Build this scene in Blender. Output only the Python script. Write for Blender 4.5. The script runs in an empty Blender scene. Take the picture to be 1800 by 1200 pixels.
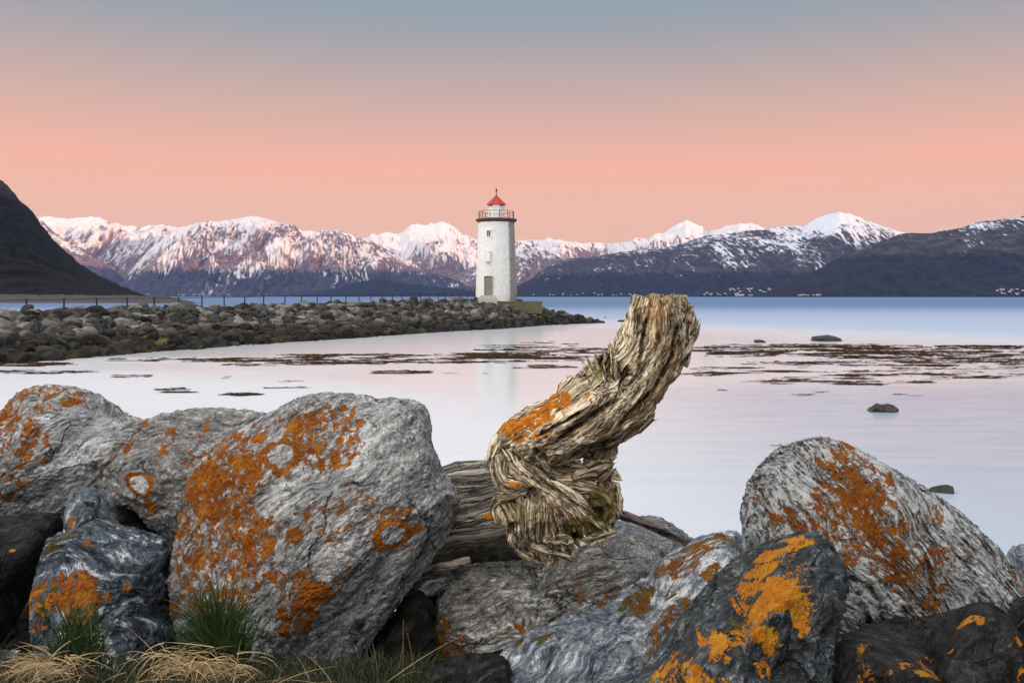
import bpy, math, random
import numpy as np
from mathutils import Vector

# ------------------------------------------------------------------ camera, sky, sun, exposure
scene = bpy.context.scene
COL = scene.collection
EYE = 3.3                 # metres above the water
F = 1500.0                # focal length in pixels of the 1800 px wide photograph
HZ = 521.0                # row of the horizon

cam_data = bpy.data.cameras.new("camera")
cam = bpy.data.objects.new("camera", cam_data)
COL.objects.link(cam)
cam_data.sensor_width = 36.0
cam_data.lens = 30.0
cam_data.shift_y = -(600.0 - HZ) / 1800.0
cam_data.clip_start = 0.05
cam_data.clip_end = 80000.0
cam.location = (0, 0, EYE)
cam.rotation_euler = (math.radians(90), 0, 0)
scene.camera = cam


def lin(c):
    c = c / 255.0
    return c / 12.92 if c <= 0.04045 else ((c + 0.055) / 1.055) ** 2.4


def rgb(r, g, b):
    return (lin(r), lin(g), lin(b), 1.0)


world = bpy.data.worlds.new("World")
scene.world = world
world.use_nodes = True
wn = world.node_tree.nodes
wl = world.node_tree.links
bg = wn['Background']
tc = wn.new('ShaderNodeTexCoord')
sep = wn.new('ShaderNodeSeparateXYZ')
wl.new(tc.outputs['Generated'], sep.inputs[0])
ramp = wn.new('ShaderNodeValToRGB')
ramp.color_ramp.interpolation = 'B_SPLINE'
stops = [(0.000, (1.80, .57, .25)), (0.020, (1.80, .57, .25)), (0.080, (1.42, .53, .26)), (0.146, (1.00, .48, .29)),
         (0.21, (.70, .445, .33)), (0.27, (.44, .385, .36)), (0.33, (.22, .33, .39)), (0.40, (.42, .52, .62)),
         (0.50, (.95, 1.03, 1.14)), (1.0, (1.05, 1.13, 1.26))]
el = ramp.color_ramp.elements
el[0].position = stops[0][0]; el[0].color = (*stops[0][1], 1)
el[1].position = stops[-1][0]; el[1].color = (*stops[-1][1], 1)
for p_, c_ in stops[1:-1]:
    e_ = el.new(p_); e_.color = (*c_, 1)
wl.new(sep.outputs['Z'], ramp.inputs[0])
# glow added to the unseen sky, high behind left, to light the foreground
dotn = wn.new('ShaderNodeVectorMath'); dotn.operation = 'DOT_PRODUCT'
wl.new(tc.outputs['Generated'], dotn.inputs[0])
dotn.inputs[1].default_value = Vector((-0.55, -0.58, 0.60)).normalized()
mr = wn.new('ShaderNodeMapRange'); mr.interpolation_type = 'SMOOTHSTEP'
wl.new(dotn.outputs['Value'], mr.inputs[0])
mr.inputs[1].default_value = 0.35; mr.inputs[2].default_value = 1.0
glow = wn.new('ShaderNodeMix'); glow.data_type = 'RGBA'; glow.blend_type = 'ADD'
wl.new(mr.outputs[0], glow.inputs[0]); wl.new(ramp.outputs[0], glow.inputs[6])
glow.inputs[7].default_value = (2.1, 1.95, 1.78, 1)
wl.new(glow.outputs[2], bg.inputs[0])
bg.inputs[1].default_value = 1.0

SUN_EL = math.radians(2.2)
SUN_AZ = math.radians(45)           # behind the camera, to the right
sun_dir = Vector((math.sin(SUN_AZ) * math.cos(SUN_EL), -math.cos(SUN_AZ) * math.cos(SUN_EL), math.sin(SUN_EL)))
sd = bpy.data.lights.new("sun", 'SUN')
sd.energy = 8.5
sd.angle = math.radians(0.5)
sd.color = (1.0, 0.52, 0.26)
sun = bpy.data.objects.new("sun", sd)
sun.rotation_euler = (-sun_dir).to_track_quat('-Z', 'Y').to_euler()
sun.location = (2000, -2000, 400)
COL.objects.link(sun)

scene.view_settings.view_transform = 'Standard'
scene.view_settings.look = 'None'
scene.view_settings.exposure = 0.0
scene.view_settings.gamma = 1.0
scene.render.engine = 'CYCLES'
scene.cycles.use_denoising = True
scene.cycles.max_bounces = 5
scene.cycles.volume_bounces = 1
scene.cycles.caustics_reflective = False
scene.cycles.caustics_refractive = False

rng = np.random.default_rng(7)
random.seed(7)


# ------------------------------------------------------------------ helpers
def pt(px, py, d):
    """pixel of the photograph + distance -> point in the world"""
    return np.array([(px - 900.0) / F * d, d, EYE - (py - HZ) / F * d])


_perm = np.random.default_rng(3).permutation(256)
_perm = np.concatenate([_perm, _perm, _perm])
_grad = np.random.default_rng(5).normal(size=(256, 3))
_grad /= np.linalg.norm(_grad, axis=1)[:, None]


def noise(p, seed=0):
    p = np.asarray(p, float) + seed * 17.31
    i = np.floor(p).astype(int)
    f = p - i
    u = f * f * f * (f * (f * 6 - 15) + 10)
    i &= 255
    out = 0
    for dx in (0, 1):
        wx = u[:, 0] if dx else 1 - u[:, 0]
        for dy in (0, 1):
            wy = u[:, 1] if dy else 1 - u[:, 1]
            for dz in (0, 1):
                wz = u[:, 2] if dz else 1 - u[:, 2]
                h = _perm[_perm[_perm[(i[:, 0] + dx) & 255] + ((i[:, 1] + dy) & 255)] + ((i[:, 2] + dz) & 255)]
                g = _grad[h]
                out = out + wx * wy * wz * (g[:, 0] * (f[:, 0] - dx) + g[:, 1] * (f[:, 1] - dy) + g[:, 2] * (f[:, 2] - dz))
    return out * 1.6


def fbm(p, octv=4, seed=0, gain=0.5, lac=2.03):
    a, s, out = 1.0, 1.0, 0
    p = np.asarray(p, float)
    for k in range(octv):
        out = out + a * noise(p * s, seed + k)
        a *= gain; s *= lac
    return out


def ridged(p, octv=4, seed=0, gain=0.5, lac=2.03):
    a, s, out = 1.0, 1.0, 0
    p = np.asarray(p, float)
    for k in range(octv):
        out = out + a * (1 - 2 * np.abs(noise(p * s, seed + k)))
        a *= gain; s *= lac
    return out / 2


def sstep(a, b, x):
    t = np.clip((x - a) / (b - a), 0, 1)
    return t * t * (3 - 2 * t)


def catmull(pts, n=12, closed=True):
    pts = np.asarray(pts, float)
    out = []
    m = len(pts)
    rngk = range(m) if closed else range(m - 1)
    for k in rngk:
        if closed:
            p0, p1, p2, p3 = pts[(k - 1) % m], pts[k], pts[(k + 1) % m], pts[(k + 2) % m]
        else:
            p0, p1, p2, p3 = pts[max(k - 1, 0)], pts[k], pts[k + 1], pts[min(k + 2, m - 1)]
        for t in np.linspace(0, 1, n, endpoint=False):
            out.append(0.5 * ((2 * p1) + (-p0 + p2) * t + (2 * p0 - 5 * p1 + 4 * p2 - p3) * t * t + (-p0 + 3 * p1 - 3 * p2 + p3) * t ** 3))
    if not closed:
        out.append(pts[-1])
    return np.array(out)


def link(o, parent=None):
    COL.objects.link(o)
    if parent is not None:
        o.parent = parent
    return o


def mesh_obj(name, verts, faces, mats=None, parent=None, smooth=True, attrs=None, origin=None, midx=None):
    verts = np.asarray(verts, float)
    if origin is not None:
        verts = verts - np.asarray(origin, float)
    me = bpy.data.meshes.new(name)
    if isinstance(faces, np.ndarray) and faces.ndim == 2:
        nf, k = faces.shape
        me.vertices.add(len(verts)); me.vertices.foreach_set('co', verts.ravel())
        me.loops.add(nf * k); me.loops.foreach_set('vertex_index', faces.ravel().astype(np.int32))
        me.polygons.add(nf)
        me.polygons.foreach_set('loop_start', np.arange(0, nf * k, k, dtype=np.int32))
        me.polygons.foreach_set('loop_total', np.full(nf, k, dtype=np.int32))
    else:
        me.from_pydata([tuple(v) for v in verts], [], [tuple(int(i) for i in f) for f in faces])
    if mats is not None:
        for m in (mats if isinstance(mats, (list, tuple)) else [mats]):
            me.materials.append(m)
    if midx is not None:
        me.polygons.foreach_set('material_index', np.asarray(midx, dtype=np.int32))
    me.polygons.foreach_set('use_smooth', np.full(len(me.polygons), smooth))
    for k, v in (attrs or {}).items():
        v = np.asarray(v, float)
        if v.ndim == 1:
            a = me.attributes.new(k, 'FLOAT', 'POINT'); a.data.foreach_set('value', v)
        else:
            a = me.attributes.new(k, 'FLOAT_VECTOR', 'POINT'); a.data.foreach_set('vector', v.ravel())
    me.update(); me.validate()
    o = bpy.data.objects.new(name, me)
    if origin is not None:
        o.location = tuple(float(c) for c in origin)
    link(o, parent)
    return o


def tag(o, label, cat, group=None):
    o['label'] = label
    o['category'] = cat
    if group:
        o['group'] = group
    return o


def thing(name, loc, label, cat, group=None, rz=0.0):
    o = bpy.data.objects.new(name, None)
    o.empty_display_size = 0.1
    o.location = tuple(float(c) for c in loc)
    o.rotation_euler = (0, 0, rz)
    link(o)
    return tag(o, label, cat, group)


def struct(o):
    o['kind'] = 'structure'
    return o


class MB:
    """collects simple shapes into one mesh"""
    def __init__(self):
        self.v = []; self.f = []

    def add(self, v, f):
        n = len(self.v)
        self.v += [tuple(map(float, p)) for p in v]
        self.f += [tuple(i + n for i in q) for q in f]
        return self

    def box(self, c, s, rz=0.0):
        cx, cy, cz = c; sx, sy, sz = [k / 2 for k in s]
        ca, sa = math.cos(rz), math.sin(rz)
        v = []
        for dz in (-sz, sz):
            for dx, dy in ((-sx, -sy), (sx, -sy), (sx, sy), (-sx, sy)):
                v.append((cx + dx * ca - dy * sa, cy + dx * sa + dy * ca, cz + dz))
        return self.add(v, [(3, 2, 1, 0), (4, 5, 6, 7), (0, 1, 5, 4), (1, 2, 6, 5), (2, 3, 7, 6), (3, 0, 4, 7)])

    def lathe(self, prof, n=32, c=(0, 0, 0), a0=0.0, cap=True):
        v = []; f = []
        for r, z in prof:
            for k in range(n):
                a = a0 + 2 * math.pi * k / n
                v.append((c[0] + r * math.cos(a), c[1] + r * math.sin(a), c[2] + z))
        m = len(prof)
        for j in range(m - 1):
            for k in range(n):
                k2 = (k + 1) % n
                f.append((j * n + k, j * n + k2, (j + 1) * n + k2, (j + 1) * n + k))
        if cap:
            f.append(tuple(range(n - 1, -1, -1)))
            f.append(tuple((m - 1) * n + k for k in range(n)))
        return self.add(v, f)

    def tube(self, pts, rad, n=8):
        v, f, _, _ = tube_arrays(pts, rad, n)
        return self.add(v, [tuple(q) for q in f])

    def build(self, name, mats, parent=None, smooth=False, **k):
        return mesh_obj(name, np.array(self.v), self.f, mats, parent, smooth, **k)


def tube_arrays(pts, rad, n=10):
    """closed tube; returns verts, faces, s, angle"""
    pts = np.asarray(pts, float)
    m = len(pts)
    rad = np.full(m, rad) if np.isscalar(rad) else np.asarray(rad, float)
    tan = np.gradient(pts, axis=0)
    tan /= np.linalg.norm(tan, axis=1)[:, None] + 1e-9
    up = np.array([0.13, -0.97, 0.2])
    V = []
    s = np.concatenate([[0], np.cumsum(np.linalg.norm(np.diff(pts, axis=0), axis=1))])
    for k in range(m):
        a = np.cross(tan[k], up); a /= np.linalg.norm(a) + 1e-9
        up = np.cross(a, tan[k])
        th = np.linspace(0, 2 * np.pi, n, endpoint=False)
        V.append(pts[k] + rad[k] * (np.cos(th)[:, None] * a + np.sin(th)[:, None] * up))
    V = np.concatenate(V + [pts[:1], pts[-1:]])
    fs = []
    for j in range(m - 1):
        for k in range(n):
            k2 = (k + 1) % n
            fs.append((j * n + k, j * n + k2, (j + 1) * n + k2, (j + 1) * n + k))
    c0, c1 = m * n, m * n + 1
    for k in range(n):
        k2 = (k + 1) % n
        fs.append((c0, k2, k)); fs.append((c1, (m - 1) * n + k, (m - 1) * n + k2))
    return V, fs, s, None


def grid_faces(nu, nv, wrap_u=False):
    """index = j*nu + i"""
    i = np.arange(nu if wrap_u else nu - 1)
    j = np.arange(nv - 1)
    I, J = np.meshgrid(i, j)
    I2 = (I + 1) % nu
    return np.stack([J * nu + I, J * nu + I2, (J + 1) * nu + I2, (J + 1) * nu + I], -1).reshape(-1, 4)


# ------------------------------------------------------------------ node helpers
class NT:
    def __init__(self, name):
        self.m = bpy.data.materials.new(name)
        self.m.use_nodes = True
        self.t = self.m.node_tree
        self.n = self.t.nodes
        self.b = self.n['Principled BSDF']
        self.out = self.n['Material Output']

    def new(self, typ, **kw):
        nd = self.n.new(typ)
        for k, v in kw.items():
            setattr(nd, k, v)
        return nd

    def put(self, sock, val):
        if val is None:
            return
        if isinstance(val, bpy.types.NodeSocket):
            self.t.links.new(val, sock)
        elif isinstance(val, (tuple, list)):
            n = len(sock.default_value)
            v = tuple(val)
            if len(v) < n: v = v + (1.0,) * (n - len(v))
            sock.default_value = v[:n]
        else:
            sock.default_value = val

    def math(self, op, a, b=None, c=None, clamp=False):
        nd = self.new('ShaderNodeMath', operation=op, use_clamp=clamp)
        self.put(nd.inputs[0], a); self.put(nd.inputs[1], b); self.put(nd.inputs[2], c)
        return nd.outputs[0]

    def mix(self, f, a, b, mode='MIX'):
        nd = self.new('ShaderNodeMix', data_type='RGBA', blend_type=mode)
        self.put(nd.inputs[0], f); self.put(nd.inputs[6], a); self.put(nd.inputs[7], b)
        return nd.outputs[2]

    def step(self, v, a, b, lo=0.0, hi=1.0):
        nd = self.new('ShaderNodeMapRange', interpolation_type='SMOOTHSTEP')
        self.put(nd.inputs[0], v)
        self.put(nd.inputs[1], a); self.put(nd.inputs[2], b)
        self.put(nd.inputs[3], lo); self.put(nd.inputs[4], hi)
        return nd.outputs[0]

    def coord(self, kind='Object'):
        return self.new('ShaderNodeTexCoord').outputs[kind]

    def mapping(self, vec, scale=(1, 1, 1), rot=(0, 0, 0), loc=(0, 0, 0)):
        nd = self.new('ShaderNodeMapping')
        self.put(nd.inputs[0], vec)
        nd.inputs['Scale'].default_value = scale
        nd.inputs['Rotation'].default_value = rot
        nd.inputs['Location'].default_value = loc
        return nd.outputs[0]

    def noise(self, vec, scale, detail=4, rough=0.55, dist=0.0, out='Fac'):
        nd = self.new('ShaderNodeTexNoise')
        self.put(nd.inputs['Vector'], vec)
        nd.inputs['Scale'].default_value = scale
        nd.inputs['Detail'].default_value = detail
        nd.inputs['Roughness'].default_value = rough
        nd.inputs['Distortion'].default_value = dist
        return nd.outputs[out]

    def voro(self, vec, scale, feature='F1', out='Distance'):
        nd = self.new('ShaderNodeTexVoronoi', feature=feature)
        self.put(nd.inputs['Vector'], vec)
        nd.inputs['Scale'].default_value = scale
        return nd.outputs[out]

    def attr(self, name, out='Fac'):
        return self.new('ShaderNodeAttribute', attribute_name=name).outputs[out]

    def vmath(self, op, a, b=None, s=None):
        nd = self.new('ShaderNodeVectorMath', operation=op)
        self.put(nd.inputs[0], a)
        if b is not None: self.put(nd.inputs[1], b)
        if s is not None: self.put(nd.inputs['Scale'], s)
        return nd.outputs[0]

    def bump(self, h, strength=0.5, dist=0.01, normal=None):
        nd = self.new('ShaderNodeBump')
        nd.inputs['Strength'].default_value = strength
        nd.inputs['Distance'].default_value = dist
        self.put(nd.inputs['Height'], h)
        if normal is not None: self.put(nd.inputs['Normal'], normal)
        return nd.outputs[0]

    def ramp(self, v, stops):
        nd = self.new('ShaderNodeValToRGB')
        e = nd.color_ramp.elements
        e[0].position, e[0].color = stops[0][0], (*stops[0][1][:3], 1)
        e[1].position, e[1].color = stops[-1][0], (*stops[-1][1][:3], 1)
        for p, c in stops[1:-1]:
            x = e.new(p); x.color = (*c[:3], 1)
        self.put(nd.inputs[0], v)
        return nd.outputs[0]

    def done(self, color=None, rough=0.8, normal=None, spec=None):
        self.put(self.b.inputs['Base Color'], color)
        self.put(self.b.inputs['Roughness'], rough)
        self.put(self.b.inputs['Normal'], normal)
        if spec is not None: self.put(self.b.inputs['Specular IOR Level'], spec)
        return self.m


def plain(name, color, rough=0.7, metal=0.0, var=0.25, scale=8.0):
    t = NT(name)
    n = t.noise(t.coord(), scale, 5, 0.6)
    c = t.mix(n, tuple(k * (1 - var) for k in color[:3]), tuple(min(1, k * (1 + var)) for k in color[:3]))
    t.b.inputs['Metallic'].default_value = metal
    return t.done(c, rough, t.bump(n, 0.3, 0.01))


# ------------------------------------------------------------------ water
def water_material():
    t = NT('sea_water')
    geo = t.new('ShaderNodeNewGeometry').outputs['Position']
    s = t.new('ShaderNodeSeparateXYZ'); t.put(s.inputs[0], geo)
    Y = s.outputs['Y']
    # wind-roughened water lies beyond the calm cove
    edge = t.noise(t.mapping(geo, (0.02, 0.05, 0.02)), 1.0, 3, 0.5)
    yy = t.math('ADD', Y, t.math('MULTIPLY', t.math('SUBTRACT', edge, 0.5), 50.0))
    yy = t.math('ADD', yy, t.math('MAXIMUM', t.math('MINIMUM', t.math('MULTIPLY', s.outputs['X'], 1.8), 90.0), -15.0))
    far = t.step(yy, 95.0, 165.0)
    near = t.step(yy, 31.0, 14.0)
    cats = t.noise(t.mapping(geo, (0.06, 0.5, 0.1)), 1.0, 5, 0.6)
    cats2 = t.noise(t.mapping(geo, (0.35, 1.5, 0.1), rot=(0, 0, 0.22)), 1.0, 5, 0.65)
    rough = t.math('ADD', t.math('ADD', 0.17, t.math('MULTIPLY', far, 0.33)),
                   t.math('MULTIPLY', near, 0.24))
    rough = t.math('ADD', rough, t.math('MULTIPLY', t.math('SUBTRACT', cats, 0.5), 0.07), clamp=True)
    # base colour with reflected sky painted in: milky inshore, bluer with distance
    milky_sky_tint = t.mix(t.math('MULTIPLY', t.step(t.math('ADD', s.outputs['X'], t.math('MULTIPLY', Y, -0.12)), -3.0, 7.0), t.step(Y, 36.0, 27.0)), (0.57, 0.59, 0.635, 1), (0.34, 0.41, 0.50, 1))
    deep = t.mix(t.step(Y, 60.0, 330.0), (0.34, 0.42, 0.55, 1), (0.065, 0.145, 0.29, 1))  # blue of the reflected upper sky, painted in by distance rather than depth
    body = t.mix(far, milky_sky_tint, deep)
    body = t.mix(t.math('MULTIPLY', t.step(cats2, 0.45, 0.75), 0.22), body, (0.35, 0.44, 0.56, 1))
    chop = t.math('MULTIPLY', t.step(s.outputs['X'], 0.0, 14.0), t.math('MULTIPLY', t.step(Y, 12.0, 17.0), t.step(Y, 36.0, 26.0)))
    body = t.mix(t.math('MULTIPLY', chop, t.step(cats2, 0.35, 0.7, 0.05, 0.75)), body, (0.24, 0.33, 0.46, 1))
    h1 = t.noise(t.mapping(geo, (0.35, 1.6, 0.5), rot=(0, 0, 0.1)), 1.0, 6, 0.6)
    bmp = t.new('ShaderNodeBump'); bmp.inputs['Distance'].default_value = 0.12
    t.put(bmp.inputs['Height'], h1)
    t.put(bmp.inputs['Strength'], t.math('ADD', 0.10, t.math('MULTIPLY', far, 0.5)))
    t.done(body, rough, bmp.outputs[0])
    t.b.inputs['IOR'].default_value = 1.33
    calm = t.math('MULTIPLY', t.step(Y, 26.0, 36.0), t.step(yy, 130.0, 80.0))
    t.put(t.b.inputs['Specular IOR Level'], t.math('ADD', 0.16, t.math('MULTIPLY', calm, 0.5)))
    return t.m


def build_water():
    xs = np.concatenate([-np.geomspace(30000, 40, 14), np.linspace(-30, 30, 9), np.geomspace(40, 30000, 14)])
    ys = np.concatenate([[-9000, -3000, -800, -100, -20, 0], np.linspace(8, 120, 12), np.geomspace(160, 40000, 12)])
    X, Y = np.meshgrid(xs, ys)
    v = np.stack([X.ravel(), Y.ravel(), np.zeros(X.size)], 1)
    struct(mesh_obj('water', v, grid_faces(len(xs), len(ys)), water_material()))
    v2 = v.copy(); v2[:, 2] = -3.0
    m = plain('sea_bed_sand', (0.12, 0.11, 0.09), 0.9)
    struct(mesh_obj('sea_bed', v2, grid_faces(len(xs), len(ys)), m))


build_water()


# ------------------------------------------------------------------ far mountains
def mountain_mat(name, rock_a, rock_b, forest, snow_col=(0.55, 0.53, 0.545), tree_scale=0.02, rock_scale=0.012):
    t = NT(name)
    geo = t.coord('Object')
    sn = t.attr('snow')
    fo = t.attr('forest')
    n1 = t.noise(geo, rock_scale, 7, 0.75)
    n2 = t.noise(t.mapping(geo, (1, .3, .6)), tree_scale, 5, 0.8)
    sm = t.step(t.math('ADD', sn, t.math('MULTIPLY', t.math('SUBTRACT', n2, 0.5), 1.0)), 0.22, 0.80)
    rock = t.mix(t.step(n1, 0.42, 0.62), rock_a, rock_b)
    gnd = t.mix(t.step(fo, 0.3, 0.7), rock, t.mix(t.math('ADD', t.math('MULTIPLY', t.step(n2, 0.40, 0.60), .6), t.math('MULTIPLY', t.step(n1, .42, .6), .4)), tuple(k * .5 for k in forest), tuple(k * 2.1 for k in forest)))
    col = t.mix(sm, gnd, snow_col)
    return t.done(col, 0.95, t.bump(n1, 0.6, 8.0), spec=0.05)


RANGES = {}


def make_range(name, ridge, d_ridge, d_foot, mat, label, nu=700, nv=170, seed=1, amp=0.10, gully=1.0,
               power=1.25, snow=(0.35, 0.25), rockiness=0.5, lean=0.0, ridge_noise=2.0, forest_to=0.25, foot_y=None,
               gscale=1.0, d_ridge2=None, snow_bias=0.0, back=True, streaky=1.0, hf=0.0):
    """ridge: skyline pixels; the mountainside falls from it towards the water in front"""
    rp = np.array(ridge, float)
    u = np.linspace(rp[0, 0], rp[-1, 0], nu)
    py = np.interp(u, rp[:, 0], rp[:, 1])
    zeros = np.zeros_like(u)
    pyh = hf * noise(np.stack([u * 0.55, zeros, zeros + seed], 1), seed + 7) + hf * .6 * noise(np.stack([u * 1.3, zeros, zeros + seed], 1), seed + 8)
    py = py + ridge_noise * fbm(np.stack([u * 0.07, zeros, zeros + seed], 1), 4, seed)
    vfront = np.linspace(0, 1, nv)
    vback = np.linspace(1, 1.5, 26)[1:] if back else np.array([])
    v = np.concatenate([vfront, vback])
    U, V = np.meshgrid(u, v)
    PY = np.tile(py, (len(v), 1))
    DR = d_ridge if d_ridge2 is None else np.interp(u, [u[0], u[-1]], [d_ridge, d_ridge2])[None, :]
    D = d_foot + (DR - d_foot) * V
    HR = np.maximum(EYE - (PY + pyh[None, :] * np.clip(V, 0, 1) ** 14 - HZ) / F * DR, 1.0)
    hmax = HR.max()
    prof = np.where(V <= 1, np.power(np.clip(V, 0, 1), power), np.clip(1 - (V - 1) * 2, 0, 1))
    Z = HR * prof
    X = (U - 900) / F * D
    km = 1000.0
    # gullies run down the slope: high frequency across, low along
    q = np.stack([(X / km * 2.6 * gscale + lean * V * 3).ravel(), (D / km * 0.5).ravel(), np.full(X.size, seed * 3.1)], 1)
    wob = fbm(np.stack([X.ravel() / km * 1.5, D.ravel() / km * 1.5, np.full(X.size, 2.0 + seed)], 1), 3, seed + 5)
    q[:, 0] += wob * 0.35
    g1 = ridged(q, 5, seed + 1, 0.55)
    big = fbm(np.stack([X.ravel() / km * 0.9, D.ravel() / km * 0.9, np.full(X.size, seed * 1.0)], 1), 4, seed + 9)
    env = (np.clip(V, 0, 1) ** 0.6 * (1 - np.clip(V, 0, 1) ** 3) * 1.0 + 0.05).ravel() * (V <= 1).ravel()
    dz = (g1 * gully * 0.6 + big * 0.9) * amp * HR.repeat(1).ravel() * env if False else \
        (g1 * gully * 0.6 + big * 0.9) * amp * np.broadcast_to(HR, Z.shape).ravel() * env
    Z = Z + dz.reshape(Z.shape)
    Z[0, :] = -5.0
    Zr = Z / hmax
    # snow cover: more with height, blown off the ribs, lying in the gullies
    sx = X / km * gscale + wob.reshape(X.shape) * 0.06
    st1 = ridged(np.stack([(sx * 13 + lean * V * 14).ravel(), (V * 5).ravel(), np.full(X.size, seed + 4.4)], 1), 4, seed + 20, 0.65)
    st2 = fbm(np.stack([(sx * 34 + lean * V * 36).ravel(), (V * 13).ravel(), np.full(X.size, seed + 9.4)], 1), 3, seed + 24, 0.7)
    fine = fbm(np.stack([(sx * 16).ravel(), (V * 24).ravel(), np.full(X.size, seed + 6.4)], 1), 4, seed + 28, 0.7)
    patch = fbm(np.stack([(sx * 1.6).ravel(), (V * 2.5).ravel(), np.full(X.size, seed + 1.4)], 1), 3, seed + 33, 0.6)
    line, band = snow
    sn = 0.5 + (Zr.ravel() - line) / band
    cover = np.clip(sn, -0.6, 1.4) - rockiness * (0.50 * st1 + 0.42 * st2 * streaky + 0.34 * fine + 0.6 * patch)
    fo = 1 - sstep(forest_to * 0.8, forest_to * 1.3, Zr.ravel() + 0.05 * fine)
    verts = np.stack([X.ravel(), D.ravel(), Z.ravel()], 1)
    o = mesh_obj(name, verts, grid_faces(nu, len(v)), mat, smooth=True,
                 attrs={'snow': np.clip(cover, -1, 2), 'forest': fo})
    struct(o)
    RANGES[label] = (u, D[:nv], Z[:nv])
    return o


snow_rock = mountain_mat('snowy_fell', (0.085, 0.058, 0.062), (0.20, 0.135, 0.13), (0.025, 0.026, 0.036))
near_rock = mountain_mat('wooded_fell', (0.022, 0.021, 0.024), (0.058, 0.052, 0.056), (0.009, 0.012, 0.017), (0.50, 0.53, 0.60), 0.03)
dark_rock = mountain_mat('dark_hillside', (0.013, 0.011, 0.011), (0.070, 0.054, 0.050), (0.009, 0.0095, 0.0085), tree_scale=0.16, rock_scale=0.05)

# far left snow peaks
make_range('mountain', [(20, 400), (66, 382), (90, 382), (111, 385), (138, 383), (156, 381), (174, 382), (198, 392), (228, 397), (258, 400),
                        (279, 395), (300, 401), (330, 398), (354, 392), (400, 400), (470, 430), (540, 480), (600, 515)],
           15500, 12300, snow_rock, 'A', nu=620, seed=2, snow=(0.40, 0.6), rockiness=0.95, amp=0.5, lean=-0.5, forest_to=0.06)
# the spur in front of them
make_range('mountain', [(20, 360), (69, 384), (99, 411), (126, 429), (156, 444), (180, 459), (198, 474), (219, 489), (249, 508), (275, 519)],
           11300, 10000, snow_rock, 'C', nu=260, seed=11, snow=(0.62, 0.5), rockiness=0.9, amp=0.10, forest_to=0.30)
# the broad left massif
make_range('mountain', [(190, 516), (215, 490), (240, 462), (262, 440), (285, 422), (300, 408), (315, 403), (354, 389), (372, 390), (390, 390), (420, 385), (430, 382), (455, 380.5),
                        (472, 386), (500, 395), (530, 404), (555, 407), (590, 404), (612, 411), (640, 420), (675, 437), (712, 455), (750, 472),
                        (787, 487), (835, 505), (880, 517)],
           12200, 9200, snow_rock, 'B', nu=1100, nv=260, seed=4, snow=(0.42, 0.75), rockiness=0.85, amp=0.30, gully=1.7, lean=0.55, forest_to=0.26, power=1.1, ridge_noise=1.2)
# centre peaks behind the lighthouse
make_range('mountain', [(600, 440), (640, 422), (670, 414), (700, 412), (708, 408), (722, 395), (735, 393), (750, 395), (757, 390), (764, 394), (778, 389),
                        (790, 394), (800, 401), (812, 412), (830, 418), (838, 423), (870, 428), (905, 425), (975, 424), (1000, 425), (1040, 427), (1085, 429),
                        (1110, 424), (1117, 419), (1140, 422), (1150, 414), (1165, 410), (1180, 401), (1192, 391), (1207, 387), (1222, 391), (1235, 399), (1247, 407),
                        (1257, 402), (1282, 397), (1300, 393), (1320, 393), (1342, 401), (1380, 415), (1440, 440)],
           15500, 12600, snow_rock, 'D', nu=1100, nv=200, seed=6, snow=(0.36, 0.6), rockiness=0.95, amp=0.55, gully=0.8, lean=0.2, forest_to=0.0, gscale=0.8)
make_range('mountain', [(715, 517), (760, 497), (790, 487), (838, 467), (870, 452), (892, 440), (905, 437), (925, 434), (945, 435), (960, 440), (985, 452), (1020, 470), (1070, 505), (1100, 517)],
           12400, 11000, snow_rock, 'E', nu=420, seed=8, snow=(0.55, 0.7), rockiness=1.1, amp=0.3, lean=0.2, forest_to=0.18)
# low wooded ridge in front of the massif
make_range('hill', [(520, 519), (560, 513), (600, 505), (625, 496), (660, 491), (700, 496), (750, 502), (835, 511), (880, 518), (900, 520)],
           8600, 8000, near_rock, 'I', nu=300, nv=60, seed=9, snow=(3, 1), amp=0.06, ridge_noise=0.8, forest_to=2)
# long right-hand ridge, patched with snow
make_range('hill', [(880, 519), (905, 506), (930, 492), (950, 475), (970, 463), (990, 455), (1030, 452), (1070, 447), (1085, 443), (1120, 440), (1160, 437), (1190, 430),
                    (1220, 421), (1250, 412), (1300, 408), (1344, 403), (1375, 397), (1417, 396), (1433, 385), (1455, 377), (1475, 373.6), (1494, 377),
                    (1517, 386), (1544, 396), (1583, 408), (1640, 425), (1720, 460), (1800, 500)],
           8800, 6700, near_rock, 'G', nu=1300, nv=260, seed=12, snow=(0.50, 0.45), rockiness=1.1, amp=0.20, gully=1.0, lean=0.35, forest_to=0.22, gscale=1.5, power=1.05, ridge_noise=1.3,
           d_ridge2=9200)
# dark right-hand hill
make_range('hill', [(1320, 520.5), (1345, 515), (1362, 505), (1400, 490), (1440, 472), (1480, 450), (1520, 435), (1560, 420), (1583, 411), (1600, 409), (1640, 410), (1660, 405),
                    (1690, 401), (1710, 392), (1730, 390), (1770, 385), (1800, 381), (1860, 376), (1950, 380), (2100, 400), (2300, 440)],
           5600, 4300, near_rock, 'H', nu=900, nv=200, seed=15, snow=(0.88, 0.55), rockiness=0.9, amp=0.2, gully=1.0, lean=-0.3, forest_to=0.45, gscale=1.8, power=1.15, ridge_noise=1.2)
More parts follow.
